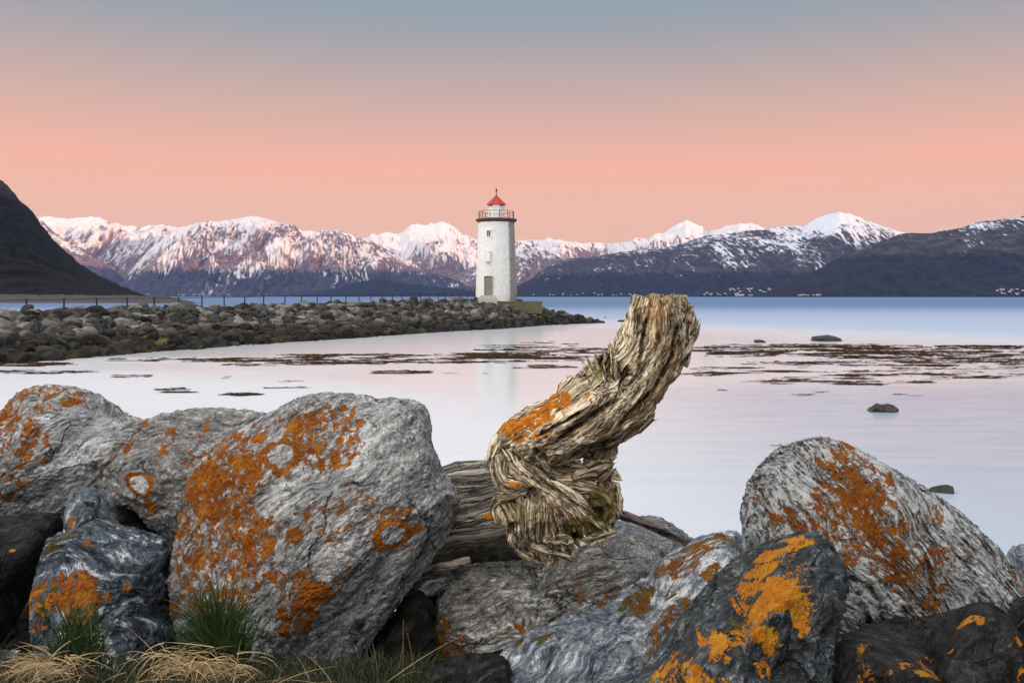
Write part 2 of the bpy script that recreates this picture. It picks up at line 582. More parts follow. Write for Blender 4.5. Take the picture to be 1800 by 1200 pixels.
# dark wooded hill on the left with its low skerry point
make_range('hill', [(-700, 330), (-500, 250), (-260, 210), (-120, 238), (-40, 285), (0, 317), (10, 325), (33, 350), (60, 376), (75, 398), (96, 425), (120, 445), (150, 470), (180, 487), (210, 501),
                    (240, 512), (262, 520.5)],
           2300, 900, dark_rock, 'L', nu=900, nv=200, seed=21, snow=(5, 1), amp=0.22, gully=1.2, forest_to=0.50, gscale=7, hf=1.3, power=1.2, ridge_noise=2.6)
# unseen hill added behind the camera to keep the cove in shade
def added_shade_hill():
    n, m = 120, 24
    t_ = np.linspace(-15000, 15000, n)
    s_ = np.linspace(-1, 1, m)
    ax = np.array([math.sin(SUN_AZ), -math.cos(SUN_AZ)])
    pr = np.array([ax[1], -ax[0]])
    T, S = np.meshgrid(t_, s_)
    h = 905 + 45 * fbm(np.stack([T.ravel() / 1500, np.zeros(T.size), np.zeros(T.size)], 1), 4, 31).reshape(T.shape)
    Z = h * (1 - np.abs(S) ** 1.3) - 4
    c = ax * 5000
    X = c[0] + pr[0] * T + ax[0] * S * 1400
    Y = c[1] + pr[1] * T + ax[1] * S * 1400
    struct(mesh_obj('hill', np.stack([X.ravel(), Y.ravel(), Z.ravel()], 1), grid_faces(n, m), dark_rock))


added_shade_hill()


# low skerry strip at the foot of the dark hill
def shore_strip():
    t = NT('skerry_rock')
    geo = t.coord('Object')
    n = t.noise(geo, 0.35, 6, 0.7)
    m = t.done(t.mix(t.step(n, 0.35, 0.65), (0.012, 0.010, 0.009), (0.05, 0.039, 0.034)), 0.9, t.bump(n, 0.8, 0.6))
    xs = np.linspace(-330, 352, 330)
    vs = np.linspace(0, 1, 26)
    U, V = np.meshgrid(xs, vs)
    D0 = 400.0; D1 = np.interp(xs, [-330, 200, 270, 352], [900, 900, 600, 410])[None, :]
    D = D0 + (D1 - D0) * V
    X = (U - 900) / F * D
    hh = np.interp(xs, [-330, 0, 200, 262, 300, 352], [4.5, 3.9, 3.4, 3.0, 2.2, 0.0])[None, :]
    nz = fbm(np.stack([X.ravel() / 9, D.ravel() / 22, np.zeros(X.size)], 1), 4, 40).reshape(X.shape)
    Z = hh * sstep(0, 0.35, V) * (1 + 0.5 * nz) - 0.3 * (1 - V)
    struct(mesh_obj('shore', np.stack([X.ravel(), D.ravel(), Z.ravel()], 1), grid_faces(len(xs), len(vs)), m))


shore_strip()


# ------------------------------------------------------------------ haze
def build_haze():
    m = bpy.data.materials.new('sea_haze')
    m.use_nodes = True
    nt = m.node_tree
    nt.nodes.remove(nt.nodes['Principled BSDF'])
    pv = nt.nodes.new('ShaderNodeVolumePrincipled')
    pv.inputs['Color'].default_value = (0.34, 0.45, 0.92, 1)
    pv.inputs['Density'].default_value = 1.5e-5
    nt.links.new(pv.outputs[0], nt.nodes['Material Output'].inputs['Volume'])
    b = MB().box((0, 4500, 994), (42000, 36000, 2012))
    o = b.build('haze', m)
    o['kind'] = 'stuff'


# ------------------------------------------------------------------ houses on the far shore
def ground_at(key, px, py):
    u, D, Z = RANGES[key]
    i = int(np.clip(np.searchsorted(u, px), 0, len(u) - 1))
    y = HZ - (Z[:, i] - EYE) / D[:, i] * F
    j = np.argmax(y[1:] <= py) + 1
    return np.array([(px - 900) / F * D[j, i], D[j, i], Z[j, i]])


def houses():
    white = plain('white_boards', (0.50, 0.50, 0.50), 0.6, var=0.05)
    red = plain('red_boards', (0.35, 0.06, 0.04), 0.7, var=0.1)
    roof = plain('slate_roof', (0.07, 0.07, 0.08), 0.7)

    def mesh(w, d, h, rh, m):
        v = [(-w, -d, -6), (w, -d, -6), (w, d, -6), (-w, d, -6), (-w, -d, h), (w, -d, h), (w, d, h), (-w, d, h), (-w, 0, h + rh), (w, 0, h + rh)]
        f = [(0, 1, 5, 4), (1, 2, 6, 5), (2, 3, 7, 6), (3, 0, 4, 7), (4, 5, 9, 8), (6, 7, 8, 9), (5, 6, 9), (7, 4, 8)]
        return mesh_obj('house', v, f, [m, roof], smooth=False, midx=[0, 0, 0, 0, 1, 1, 0, 0])
    protos = [mesh(7, 4.5, 6, 4, white), mesh(9, 5, 5, 4, white), mesh(6, 5, 6, 4, red), mesh(38, 9, 8, 3, white)]
    used = [False] * len(protos)

    def place(k, key, px, py, label, grp, s=1.0, rz=0.0):
        p = ground_at(key, px, py)
        if not used[k]:
            o = protos[k]; used[k] = True
        else:
            o = protos[k].copy(); COL.objects.link(o)
        o.location = tuple(p); o.scale = (s, s, s); o.rotation_euler = (0, 0, rz)
        tag(o, label, 'house', grp)
    place(3, 'G', 1300, 519.2, 'long white quayside warehouse at the waterline below the village', None, 0.9)
    place(3, 'G', 1319, 519.2, 'white boxy warehouse at the right end of the village quay', None, 0.45)
    R = np.random.default_rng(12)
    for k in range(58):
        if k < 26:
            px, py = R.uniform(1283, 1362), R.choice([507.5, 509, 510.5, 513]) + R.uniform(-.5, .5)
            lab = 'small white house in the rows on the slope above the far village quay'
        elif k < 42:
            px, py = R.uniform(1238, 1300), R.uniform(515.0, 519)
            lab = 'small white house by the water left of the far village'
        else:
            px, py = R.uniform(925, 1110), R.uniform(515.5, 519)
            lab = 'tiny white house scattered along the far shore right of the lighthouse'
        key = 'G'
        place(int(R.integers(0, 2)), key, px, py, lab, 'white houses of the far village' if k < 42 else 'scattered white houses on the far shore', R.uniform(0.55, .95), R.uniform(-.7, .7))
    for k in range(12):
        px, py = R.uniform(1402, 1442), R.uniform(518.2, 519.6)
        place(int(R.integers(0, 2)), 'H', px, py, 'tiny white house at the foot of the dark right-hand hill', 'white houses below the right-hand hill', R.uniform(0.5, .8), R.uniform(-.7, .7))
    for k in range(16):
        px, py = R.uniform(1748, 1800), R.uniform(508, 518.5)
        kk = 2 if k % 5 == 2 else int(R.integers(0, 2))
        place(kk, 'H', px, py, 'red boarded house near the right edge of the far shore' if kk == 2 else 'small white house near the right edge of the far shore',
              'houses at the right edge of the far shore', R.uniform(0.6, .9), R.uniform(-.7, .7))
    for k in range(14):
        px, py = R.uniform(300, 470), R.uniform(517, 519.5)
        place(int(R.integers(0, 2)), 'B', px, py, 'tiny white house at the foot of the snowy left massif', 'white houses below the left massif', R.uniform(0.6, 1.0), R.uniform(-.7, .7))


houses()


# ------------------------------------------------------------------ breakwater
CREST = np.array([(-260, 566), (-120, 560), (0, 555), (60, 551), (150, 548), (300, 543), (430, 541), (530, 539), (600, 536), (700, 532), (800, 530), (850, 529.5), (905, 531), (945, 537),
                  (957, 545), (990, 553), (1020, 560), (1045, 564), (1062, 566)], float)
FOOT = np.array([(-260, 660), (-120, 648), (0, 639), (100, 632), (250, 619), (430, 606), (600, 595), (760, 584), (870, 578), (950, 572), (1010, 569), (1062, 567.5)], float)


def crest_d(px):
    return np.interp(px, [-260, 0, 46, 834, 950, 990, 1062], [43.5, 50.5, 52, 99, 103, 106, 107.5])


def foot_d(px):
    y = np.interp(px, FOOT[:, 0], FOOT[:, 1])
    return EYE * F / (y - HZ)


def face_point(px, v):
    """v = 0 at the crest, 1 at the waterline"""
    dc = crest_d(px)
    c = pt(px, np.interp(px, CREST[:, 0], CREST[:, 1]), dc)
    df = foot_d(px)
    f = pt(px, np.interp(px, FOOT[:, 0], FOOT[:, 1]), df)
    return c + (f - c) * v


def rock_variant(k, sub=3):
    import bmesh
    R = np.random.default_rng(100 + k)
    bm = bmesh.new()
    bmesh.ops.create_icosphere(bm, subdivisions=sub, radius=1.0)
    v = np.array([p.co[:] for p in bm.verts])
    f = np.array([[q.index for q in p.verts] for p in bm.faces])
    bm.free()
    for _ in range(R.integers(7, 12)):
        n = R.normal(size=3); n /= np.linalg.norm(n)
        off = R.uniform(0.42, 0.80)
        d = v @ n - off
        v = v - np.clip(d, 0, None)[:, None] * n * 0.98
    v *= np.array([R.uniform(.9, 1.35), R.uniform(.8, 1.1), R.uniform(.6, .9)])
    v += (v / np.linalg.norm(v, axis=1)[:, None]) * (0.09 * fbm(v * 1.5, 3, k + 50))[:, None]
    return v, f


def rubble_mat():
    t = NT('breakwater_stone')
    geo = t.new('ShaderNodeNewGeometry').outputs['Position']
    ob = t.coord('Object')
    oi = t.new('ShaderNodeObjectInfo').outputs['Random']
    tone = t.math('FRACT', t.math('ADD', oi, t.attr('tone')))
    n1 = t.noise(geo, 3.0, 6, 0.65)
    n2 = t.noise(geo, 14.0, 5, 0.7)
    col = t.ramp(tone, [(0, (0.010, 0.010, 0.011)), (0.25, (0.03, 0.029, 0.030)), (0.45, (0.07, 0.066, 0.064)), (0.7, (0.16, 0.155, 0.15)), (0.92, (0.42, 0.41, 0.39)), (1, (0.16, 0.11, 0.065))])
    col = t.mix(t.step(n1, 0.4, 0.7), col, t.mix(0.6, col, (0.05, 0.045, 0.035, 1)))
    col = t.mix(t.math('MULTIPLY', t.step(n2, 0.5, 0.62), 0.5), col, (0.30, 0.30, 0.285, 1))
    s = t.new('ShaderNodeSeparateXYZ'); t.put(s.inputs[0], geo)
    zz = t.math('ADD', s.outputs['Z'], t.math('MULTIPLY', t.math('SUBTRACT', n1, 0.5), 0.8))
    col = t.mix(1.0, col, (0.60, 0.59, 0.59, 1), 'MULTIPLY')
    wet = t.step(zz, 1.45, 0.75)
    moss = t.noise(geo, 0.8, 3, 0.5)
    wetc = t.mix(t.step(moss, 0.60, 0.70), (0.016, 0.014, 0.012, 1), (0.11, 0.085, 0.02, 1))
    col = t.mix(t.math('MULTIPLY', wet, 0.85), col, wetc)
    hi = t.math('MULTIPLY', t.step(t.noise(geo, 0.45, 3, 0.5), 0.60, 0.68), t.step(n2, 0.4, 0.6))
    col = t.mix(t.math('MULTIPLY', hi, 0.22), col, (0.24, 0.20, 0.06, 1))
    return t.done(col, 0.85, t.bump(n2, 0.8, 0.06), spec=0.15)


def build_breakwater():
    core = plain('rubble_core', (0.035, 0.032, 0.028), 0.95)
    top_m = NT('gravel_path')
    g = top_m.coord()
    gn = top_m.noise(g, 1.2, 5, 0.7)
    top_m = top_m.done(top_m.mix(top_m.step(gn, .4, .6), (0.035, 0.04, 0.02), (0.08, 0.07, 0.05)), 0.95, top_m.bump(gn, .6, .05))
    pxs = np.concatenate([np.linspace(-260, 1040, 160)])
    rows = []
    for vv in (1.35, 1.0, 0.8, 0.55, 0.3, 0.1, 0.0):
        r = []
        for px in pxs:
            p = face_point(px, vv); c0 = face_point(px, 0)
            off = np.array([0, 0.75, -0.45 if vv > 0.05 else -0.10])
            p = p + off
            if vv > 1.2: p[2] = -1.5
            r.append(p)
        rows.append(r)
    back = []
    for k, (dy, dz) in enumerate(((3.4, 0.0), (6.5, -2.6), (9.0, -5.0))):
        back.append([rows[6][i] + np.array([-0.35 * dy, dy, dz - (0.02 if k else 0)]) for i in range(len(pxs))])
    V = np.array(rows + back)
    nv, nu = V.shape[:2]
    f = grid_faces(nu, nv)
    mi = np.zeros(len(f), int); per = nu - 1
    mi[6 * per:7 * per] = 1
    br = mesh_obj('breakwater', V.reshape(-1, 3), f, [core, top_m], midx=mi, smooth=False)
    tag(br, 'low rubble mound breakwater with a flat track on top, running out to the lighthouse', 'breakwater')

    mat = rubble_mat()
    NVAR = 16
    variants = [rock_variant(k) for k in range(NVAR)]
    meshes = []
    for k, (v, fc) in enumerate(variants):
        o = mesh_obj('breakwater_boulder', v, fc, mat, smooth=False)
        meshes.append(o)
    R = np.random.default_rng(55)
    spots = []
    # course by course along the face, denser far away because pixels shrink
    px = -150.0
    while px < 1058:
        d = crest_d(px)
        c = face_point(px, 0); f_ = face_point(px, 1.0)
        L = np.linalg.norm(c - f_)
        size = 0.50 if px < 960 else 0.50
        nrow = max(2, int(L / (size * 0.92)))
        for j in range(nrow + 1):
            v = (j + R.uniform(-.35, .35)) / nrow
            s = size * R.choice([0.6, 0.8, 1.0, 1.2, 1.5], p=[.15, .2, .25, .2, .2])
            p_ = px + R.uniform(-.6, .6) * size * F / d
            P3 = face_point(p_, np.clip(v, 0.0, 1.04)) + np.array([0, R.uniform(-.25, .25), R.uniform(-.18, .18)])
            if v < 0.12: P3[2] -= 0.10
            spots.append((s, p_, v, P3))
        px += size * 1.30 * F / d
    # isolated stones at the foot
    for _ in range(90):
        p_ = R.uniform(-100, 1055)
        spots.append((R.uniform(.15, .33), p_, 1.02, face_point(p_, 1.02 + R.uniform(0, .05)) + np.array([0, 0, 0.02])))
    spots = [s for s in spots if s[1] > -40 or True]
    inview = [s for s in spots if -25 < s[1]]
    outv = [s for s in spots if s[1] <= -25]
    # largest in the picture first
    inview.sort(key=lambda s: -s[0] / s[3][1])
    grp = 'boulders piled on the breakwater face'
    used = set()
    for i, (s, p_, v, P3) in enumerate(inview[:300]):
        k = int(R.integers(0, NVAR))
        if k in used:
            o = meshes[k].copy(); COL.objects.link(o)
        else:
            o = meshes[k]; used.add(k)
        o.location = tuple(P3); o.scale = (s, s, s)
        o.rotation_euler = (R.uniform(-.5, .5), R.uniform(-.5, .5), R.uniform(0, 6.28))
        ords = ['first', 'second', 'third', 'fourth', 'fifth', 'sixth', 'seventh', 'eighth', 'ninth', 'tenth', 'eleventh', 'twelfth', 'thirteenth', 'fourteenth', 'fifteenth', 'sixteenth',
                'seventeenth', 'eighteenth', 'nineteenth', 'twentieth', 'twenty-first', 'twenty-second', 'twenty-third', 'twenty-fourth', 'twenty-fifth', 'twenty-sixth', 'twenty-seventh', 'twenty-eighth', 'twenty-ninth']
        posts = [46.5, 112.5, 170, 223.5, 271, 314, 355, 394, 430, 463.5, 501, 530, 557.5, 582, 608, 631, 652, 672, 689.5, 706.5, 722.5, 739, 755, 770.5, 783, 796, 808.5, 821.5, 834]
        if p_ < 15: zone = 'left of the first fence post'
        elif p_ < 842:
            ip = int(np.argmin([abs(q - p_) for q in posts])); gap_ = 66 if ip < 2 else posts[ip] - posts[ip - 1]
            rel_ = (p_ - posts[ip]) / gap_
            zone = '%s the %s fence post from left' % ('left of' if rel_ < -.17 else 'right of' if rel_ > .17 else 'below', ords[ip])
        elif p_ < 905: zone = 'straight below the lighthouse'
        elif p_ < 955: zone = 'below the mossy platform'
        else: zone = 'on the low tail beyond the platform'
        nr = max(1, round(v * 8))
        if v < 0.1: row = 'grey boulder in top course '
        elif v > 0.93: row = 'dark wet boulder at waterline '
        else: row = 'boulder %s eighths down the face ' % ['', 'one', 'two', 'three', 'four', 'five', 'six', 'seven', 'eight'][min(8, nr)]
        tag(o, row + zone, 'boulder', grp)
    for k in range(NVAR):
        if k not in used:
            bpy.data.objects.remove(meshes[k])
    VV, FF, TT = [], [], []
    n = 0
    for (s, p_, v, P3) in inview[300:] + outv:
        vr, fr = variants[int(R.integers(0, NVAR))]
        a, b = R.uniform(0, 6.28), R.uniform(-.5, .5)
        ca, sa, cb, sb = math.cos(a), math.sin(a), math.cos(b), math.sin(b)
        M = np.array([[ca, -sa, 0], [sa, ca, 0], [0, 0, 1]]) @ np.array([[1, 0, 0], [0, cb, -sb], [0, sb, cb]])
        VV.append(vr @ M.T * s + P3); FF.append(fr + n); n += len(vr); TT.append(np.full(len(vr), R.uniform(0, 1)))
    o = mesh_obj('rubble', np.concatenate(VV), np.concatenate(FF), mat, smooth=False, attrs={'tone': np.concatenate(TT)})
    o['kind'] = 'stuff'
    tag(o, 'smaller boulders of the breakwater filling in between the larger ones', 'rubble')
    print('breakwater rocks', len(spots), 'in view', len(inview))


build_breakwater()


# fence along the breakwater
def build_fence():
    steel = plain('rusty_black_steel', (0.022, 0.016, 0.014), 0.6, 0.3)
    xs = [46.5, 112.5, 170, 223.5, 271, 314, 355, 394, 430, 463.5, 501, 530, 557.5, 582, 608, 631, 652, 672, 689.5, 706.5, 722.5, 739, 755, 770.5, 783, 796, 808.5, 821.5, 834]
    xs = [-250, -180, -100, -25] + xs
    ybase = lambda x: np.interp(x, [-250, 46, 355, 430, 530, 672, 755, 834], [566, 554, 543.5, 542, 540, 535.5, 532, 530])
    ytop = lambda x: np.interp(x, [-250, 46, 355, 430, 530, 672, 755, 834], [533, 525.5, 522, 521, 519, 517, 516, 514.5])
    base = []
    for x in xs:
        d = crest_d(x) + 1.6
        base.append((pt(x, ybase(x), d), pt(x, ytop(x), d)))
    root = thing('fence', base[4][0], 'thin black steel railing along the top of the breakwater', 'fence')
    o0 = np.array(root.location)
    for b, tp in base:
        m = MB()
        h = tp[2] - b[2] + 0.35
        m.box((0, 0, h / 2), (0.085, 0.085, h))
        m.box((0, 0, h + 0.015), (0.075, 0.075, 0.03))
        m.build('post', steel, root).location = tuple(b - o0 - np.array([0, 0, 0.35]))
    tops = [tp - o0 - np.array([0, 0, 0.05]) for b, tp in base]
    MB().tube(tops, 0.022, 6).build('rail', steel, root)


build_fence()


# ------------------------------------------------------------------ lighthouse
def build_lighthouse():
    D = 100.0
    S = D / F
    base = pt(872.5, 528.5, D)
    root = thing('lighthouse', base, 'white round masonry lighthouse with a red lantern roof at the end of the breakwater', 'lighthouse')
    # painted masonry, peeling on the weather side
    t = NT('peeling_white_masonry')
    ob = t.coord()
    s = t.new('ShaderNodeSeparateXYZ'); t.put(s.inputs[0], ob)
    ang = t.math('ARCTAN2', s.outputs['X'], t.math('MULTIPLY', s.outputs['Y'], -1.0))
    cb = t.new('ShaderNodeCombineXYZ')
    t.put(cb.inputs[0], t.math('MULTIPLY', ang, 2.2)); t.put(cb.inputs[1], s.outputs['Z'])
    br = t.new('ShaderNodeTexBrick')
    t.put(br.inputs['Vector'], cb.outputs[0])
    br.inputs['Scale'].default_value = 1.0
    br.inputs['Brick Width'].default_value = 0.42; br.inputs['Row Height'].default_value = 0.17; br.inputs['Mortar Size'].default_value = 0.02
    br.inputs['Color1'].default_value = (0.25, 0.22, 0.20, 1); br.inputs['Color2'].default_value = (0.10, 0.085, 0.08, 1); br.inputs['Mortar'].default_value = (0.45, 0.44, 0.42, 1)
    n1 = t.noise(cb.outputs[0], 2.6, 6, 0.7)
    n2 = t.noise(cb.outputs[0], 9.0, 5, 0.7)
    strip = t.math('MULTIPLY', t.step(ang, 0.62, 0.90), t.step(ang, 1.55, 1.30))
    side = t.step(ang, 0.15, 1.1)
    low = t.step(s.outputs['Z'], 2.6, 0.0)
    cov = t.math('ADD', t.math('MULTIPLY', strip, 0.27), t.math('ADD', t.math('MULTIPLY', side, 0.045), t.math('MULTIPLY', low, 0.04)))
    val = t.math('ADD', t.math('ADD', t.math('MULTIPLY', n2, 0.7), t.math('MULTIPLY', n1, 0.3)), cov)
    peel = t.step(val, 0.630, 0.655)
    paint = t.mix(t.step(n1, 0.35, 0.7), (0.78, 0.78, 0.76, 1), (0.64, 0.65, 0.62, 1))
    streak = t.noise(t.mapping(cb.outputs[0], (3.0, 0.25, 1)), 1.0, 5, 0.7)
    paint = t.mix(t.math('MULTIPLY', t.step(streak, 0.5, 0.75), 0.35), paint, (0.58, 0.59, 0.53, 1))
    col = t.mix(peel, paint, br.outputs['Color'])
    hgt = t.math('ADD', t.math('MULTIPLY', peel, -0.6), t.math('ADD', t.math('MULTIPLY', n2, 0.5), t.math('MULTIPLY', br.outputs['Fac'], -0.3)))
    wall_m = t.done(col, 0.75, t.bump(hgt, 0.6, 0.05))
    white = plain('white_paint', (0.74, 0.73, 0.70), 0.5, var=0.1)
    rust = plain('rusty_iron', (0.10, 0.035, 0.025), 0.8, var=0.4)
    blk = plain('black_iron', (0.02, 0.018, 0.018), 0.5, 0.4)
    redm = plain('red_roof_paint', (0.46, 0.010, 0.008), 0.45, var=0.15)
    doorm = plain('grey_green_door', (0.16, 0.19, 0.18), 0.6, var=0.2)
    dark = plain('dark_opening', (0.012, 0.012, 0.014), 0.4)
    conc = plain('old_concrete', (0.42, 0.41, 0.37), 0.9, var=0.3)
    glass = NT('lantern_glass')
    glass.b.inputs['Transmission Weight'].default_value = 1.0
    glass.b.inputs['Roughness'].default_value = 0.02
    glass.b.inputs['IOR'].default_value = 1.1
    glass.b.inputs['Base Color'].default_value = (0.9, 0.9, 0.9, 1)
    glass = glass.m

    Rb, Rt, H = 36.6 * S, 31.6 * S, 141.5 * S
    # wall: dense lathe, slightly uneven
    nu, nv = 160, 90
    th = np.linspace(0, 2 * np.pi, nu, endpoint=False)
    zz = np.linspace(-0.4, H, nv)
    TH, ZZ = np.meshgrid(th, zz)
    RR = Rb + (Rt - Rb) * np.clip(ZZ / H, 0, 1)
    RR += 0.03 * fbm(np.stack([np.cos(TH).ravel() * 3, np.sin(TH).ravel() * 3, ZZ.ravel() * 1.2], 1), 4, 3).reshape(RR.shape)
    v = np.stack([(RR * np.cos(TH)).ravel(), (RR * np.sin(TH)).ravel(), ZZ.ravel()], 1)
    mesh_obj('tower', v, grid_faces(nu, nv, True), wall_m, root)

    def rad(z): return Rb + (Rt - Rb) * z / H
    # gallery
    gal = MB().lathe([(Rt - .1, H - 0.38), (Rt + .06, H - 0.30), (35.5 * S, H - 0.10), (36.4 * S, H - 0.05), (36.4 * S, H + 0.06), (35.6 * S, H + 0.10), (0.5, H + 0.14)], 48).build('gallery', rust, root)
    rail = bpy.data.objects.new('railing', None); link(rail, root)
    rr = 31.0 * S
    gz = H + 0.08
    for k in range(12):
        a = 2 * math.pi * (k + 0.35) / 12
        MB().box((0, 0, 0.47), (0.07, 0.07, 0.94)).build('post', blk, rail).location = (rr * math.cos(a), rr * math.sin(a), gz)
    for hz_, rd in ((0.90, 0.028), (0.48, 0.016)):
        ring = [(rr * math.cos(a), rr * math.sin(a), gz + hz_) for a in np.linspace(0, 2 * math.pi, 49)]
        MB().tube(ring, rd, 6).build('rail', blk, rail)
    # lantern
    lz = H + 0.12
    lr = 15.2 * S
    n = 8; a0 = math.pi / 8
    MB().lathe([(lr * 1.04, lz), (lr * 1.04, lz + 0.14), (lr, lz + 0.16), (lr, lz + 1.26), (lr * 1.03, lz + 1.28), (lr * 1.03, lz + 1.34), (lr * .8, lz + 1.35)], n, a0=a0).build('lantern_base', white, root)
    for k in range(n):
        a = a0 + 2 * math.pi * k / n
        a2 = a0 + 2 * math.pi * (k + 1) / n
        MB().box((0, 0, 0.17), (0.07, 0.07, 0.34), a).build('lantern_post', white, root).location = (lr * .97 * math.cos(a), lr * .97 * math.sin(a), lz + 1.34)
        p1 = np.array([lr * .95 * math.cos(a), lr * .95 * math.sin(a)]); p2 = np.array([lr * .95 * math.cos(a2), lr * .95 * math.sin(a2)])
        am = (a + a2) / 2
        mid = (p1 + p2) / 2
        landward = k in (5,)
        w = np.linalg.norm(p2 - p1) - .08
        MB().box((0, 0, 0.17), (w, 0.012, 0.33), am + math.pi / 2).build('lantern_pane', white if landward else glass, root).location = (mid[0], mid[1], lz + 1.345)
    lamp = MB().lathe([(0.16, 0), (0.2, 0.1), (0.2, 0.24), (0.1, 0.3)], 16).build('lamp', dark, root); lamp.location = (0, 0, lz + 1.35)
    rz_ = lz + 1.69
    roofr = 17.4 * S
    roof = MB().lathe([(roofr * .82, rz_ - .03), (roofr, rz_ - 0.06), (roofr * 1.02, rz_), (roofr * .62, rz_ + 0.42), (0.10, rz_ + 1.02), (0.08, rz_ + 1.05)], n, a0=a0).build('roof', redm, root)
    MB().lathe([(0.09, 0), (0.07, 0.15), (0.045, 0.2), (0.045, 0.5), (0.11, 0.56), (0.13, 0.64), (0.10, 0.72), (0.03, 0.78), (0.02, 1.0)], 12, c=(0, 0, rz_ + 1.02)).build('finial', blk, roof)
    for k in range(n):
        a = a0 + 2 * math.pi * k / n
        pts = [(r * math.cos(a), r * math.sin(a), z) for r, z in ((roofr * 1.02, rz_ + .01), (roofr * .62, rz_ + .43), (.11, rz_ + 1.02))]
        MB().tube(pts, 0.022, 5).build('roof_rib', rust, roof)

    def on_wall(px, py):
        z = (528.5 - py) * S
        x = (px - 872.5) * S
        r = rad(z)
        a = math.asin(np.clip(x / r, -1, 1))
        return a, z, r
    # door
    a, z, r = on_wall(859.5, 519)
    hh = 31 * S; w = 10.6 * S / math.cos(a)
    c = (r * math.sin(a), -r * math.cos(a))
    d = MB().box((0, 0, hh / 2), (w, 0.10, hh)).build('door', doorm, root); d.location = (c[0], c[1] - 0.02, z); d.rotation_euler[2] = a
    MB().box((0, 0, 0), (0.10, 0.06, 1.3)).build('rust_streak', plain('rust_stain', (0.35, 0.13, 0.04), .8), d).location = (-0.02, -0.035, hh * .55)
    MB().box((0, 0, 0), (0.05, 0.12, 0.14)).build('handle', blk, d).location = (w * .36, -0.07, hh * .45)
    fr = MB()
    fr.box((-w / 2 - .05, 0, hh / 2), (0.10, 0.16, hh)); fr.box((w / 2 + .05, 0, hh / 2), (0.10, 0.16, hh)); fr.box((0, 0, hh + .06), (w + .26, 0.17, 0.12))
    fr.build('door_frame', rust, d)
    # steps
    st = MB()
    for k in range(3):
        st.box((c[0] - .1, c[1] - 0.35 - 0.28 * k, z - 0.10 - 0.2 * k - .3), (1.7 + .25 * k, 0.6, 0.19 + .6))
    st.build('steps', conc, root)
    # white cabinet halfway up
    a, z, r = on_wall(858.5, 461)
    cab = MB().box((0, 0, 17 * S / 2), (9.5 * S, 0.42, 17 * S)).box((0, 0.0, 17 * S + .03), (10.5 * S, 0.48, 0.06)).build('cabinet', white, root)
    cab.location = (r * math.sin(a), -r * math.cos(a) - .16, z); cab.rotation_euler[2] = a
    MB().tube([(0.28, -0.02, 0), (0.30, -0.02, -0.8), (0.55, -0.10, -1.2), (0.58, -0.18, -3.9)], 0.022, 6).build('cable', white, cab).location = (0, 0.05, 0)
    # window
    a, z, r = on_wall(860, 417)
    w = 6.0 * S; hh = 9.5 * S
    win = MB().box((0, 0.0, hh / 2), (w, 0.08, hh)).build('window', dark, root)
    win.location = (r * math.sin(a), -r * math.cos(a) - .0, z); win.rotation_euler[2] = a
    fr = MB()
    fr.box((-w / 2 - .03, 0, hh / 2), (0.06, 0.14, hh)); fr.box((w / 2 + .03, 0, hh / 2), (0.06, 0.14, hh)); fr.box((0, 0, hh + .05), (w + .3, 0.2, 0.10)); fr.box((0, 0, -.04), (w + .2, 0.2, 0.07))
    fr.build('window_frame', white, win)
    MB().box((0, -.045, hh / 2), (0.035, 0.03, hh)).build('glazing_bar', white, win)
    # platform
    t = NT('mossy_concrete')
    n_ = t.noise(t.coord(), 2.0, 5, 0.7)
    mossy = t.done(t.mix(t.step(n_, .4, .6), (0.09, 0.083, 0.06), (0.12, 0.10, 0.035)), 0.9, t.bump(n_, .5, .05))
    pl = MB()
    for k, (x0, x1) in enumerate(((-3.2, 2.0), (2.0, 5.3))):
        pl.box(((x0 + x1) / 2, 0.4 + .02 * k, -0.75), (x1 - x0 - .01, 6.4, 1.40))
    o = pl.build('platform', mossy)
    o.location = tuple(base)
    tag(o, 'low mossy concrete platform under the lighthouse, sticking out on its right', 'platform')


build_lighthouse()


# ------------------------------------------------------------------ rocks standing in the water, seaweed
def sea_rocks():
    t = NT('wet_dark_rock')
    n = t.noise(t.coord(), 2.5, 6, 0.7)
    m = t.done(t.mix(t.step(n, .4, .65), (0.018, 0.016, 0.015), (0.035, 0.032, 0.028)), 0.8, t.bump(n, .8, .05))
    t = NT('weedy_rock')
    n = t.noise(t.coord(), 5, 6, 0.7)
    m2 = t.done(t.mix(t.step(n, .4, .65), (0.012, 0.010, 0.007), (0.06, 0.045, 0.022)), 0.8, t.bump(n, .8, .05))
    for k, (px, py, w, h, mm, lab) in enumerate((
            (1451, 599, 56, 10, m, 'smooth dark rock humped out of the calm water, the largest of the far ones'),
            (1334, 602, 28, 5, m, 'small dark rock just left of the larger humped rock beyond the seaweed'),
            (1555, 724, 58, 13, m2, 'brown weedy rock rising alone from the pale water above the right boulder'),
            (1668, 866, 54, 13, m, 'flat black rock in the water behind the big right-hand boulder'),
            (1092, 565.5, 22, 4, m, 'small dark skerry in the channel behind the driftwood top'),
            (1063, 558.5, 7, 1.6, m, 'tiny dark skerry off the tip of the breakwater'))):
        d = EYE * F / (py - HZ)
        v, f = rock_variant(200 + k, 4)
        v = v / np.abs(v).max(0)
        v[:, 2] = np.sign(v[:, 2]) * np.abs(v[:, 2])
        v *= np.array([w / 2, w / 2.6, h * 1.05]) * d / F
        v[:, 2] += 0.06 * h * d / F * fbm(v / (w * d / F) * 9, 3, k)
        o = mesh_obj('sea_rock', v, f, mm)
        p = pt(px, py, d); o.location = (p[0], p[1] + .1, 0.0)
        tag(o, lab, 'rock')


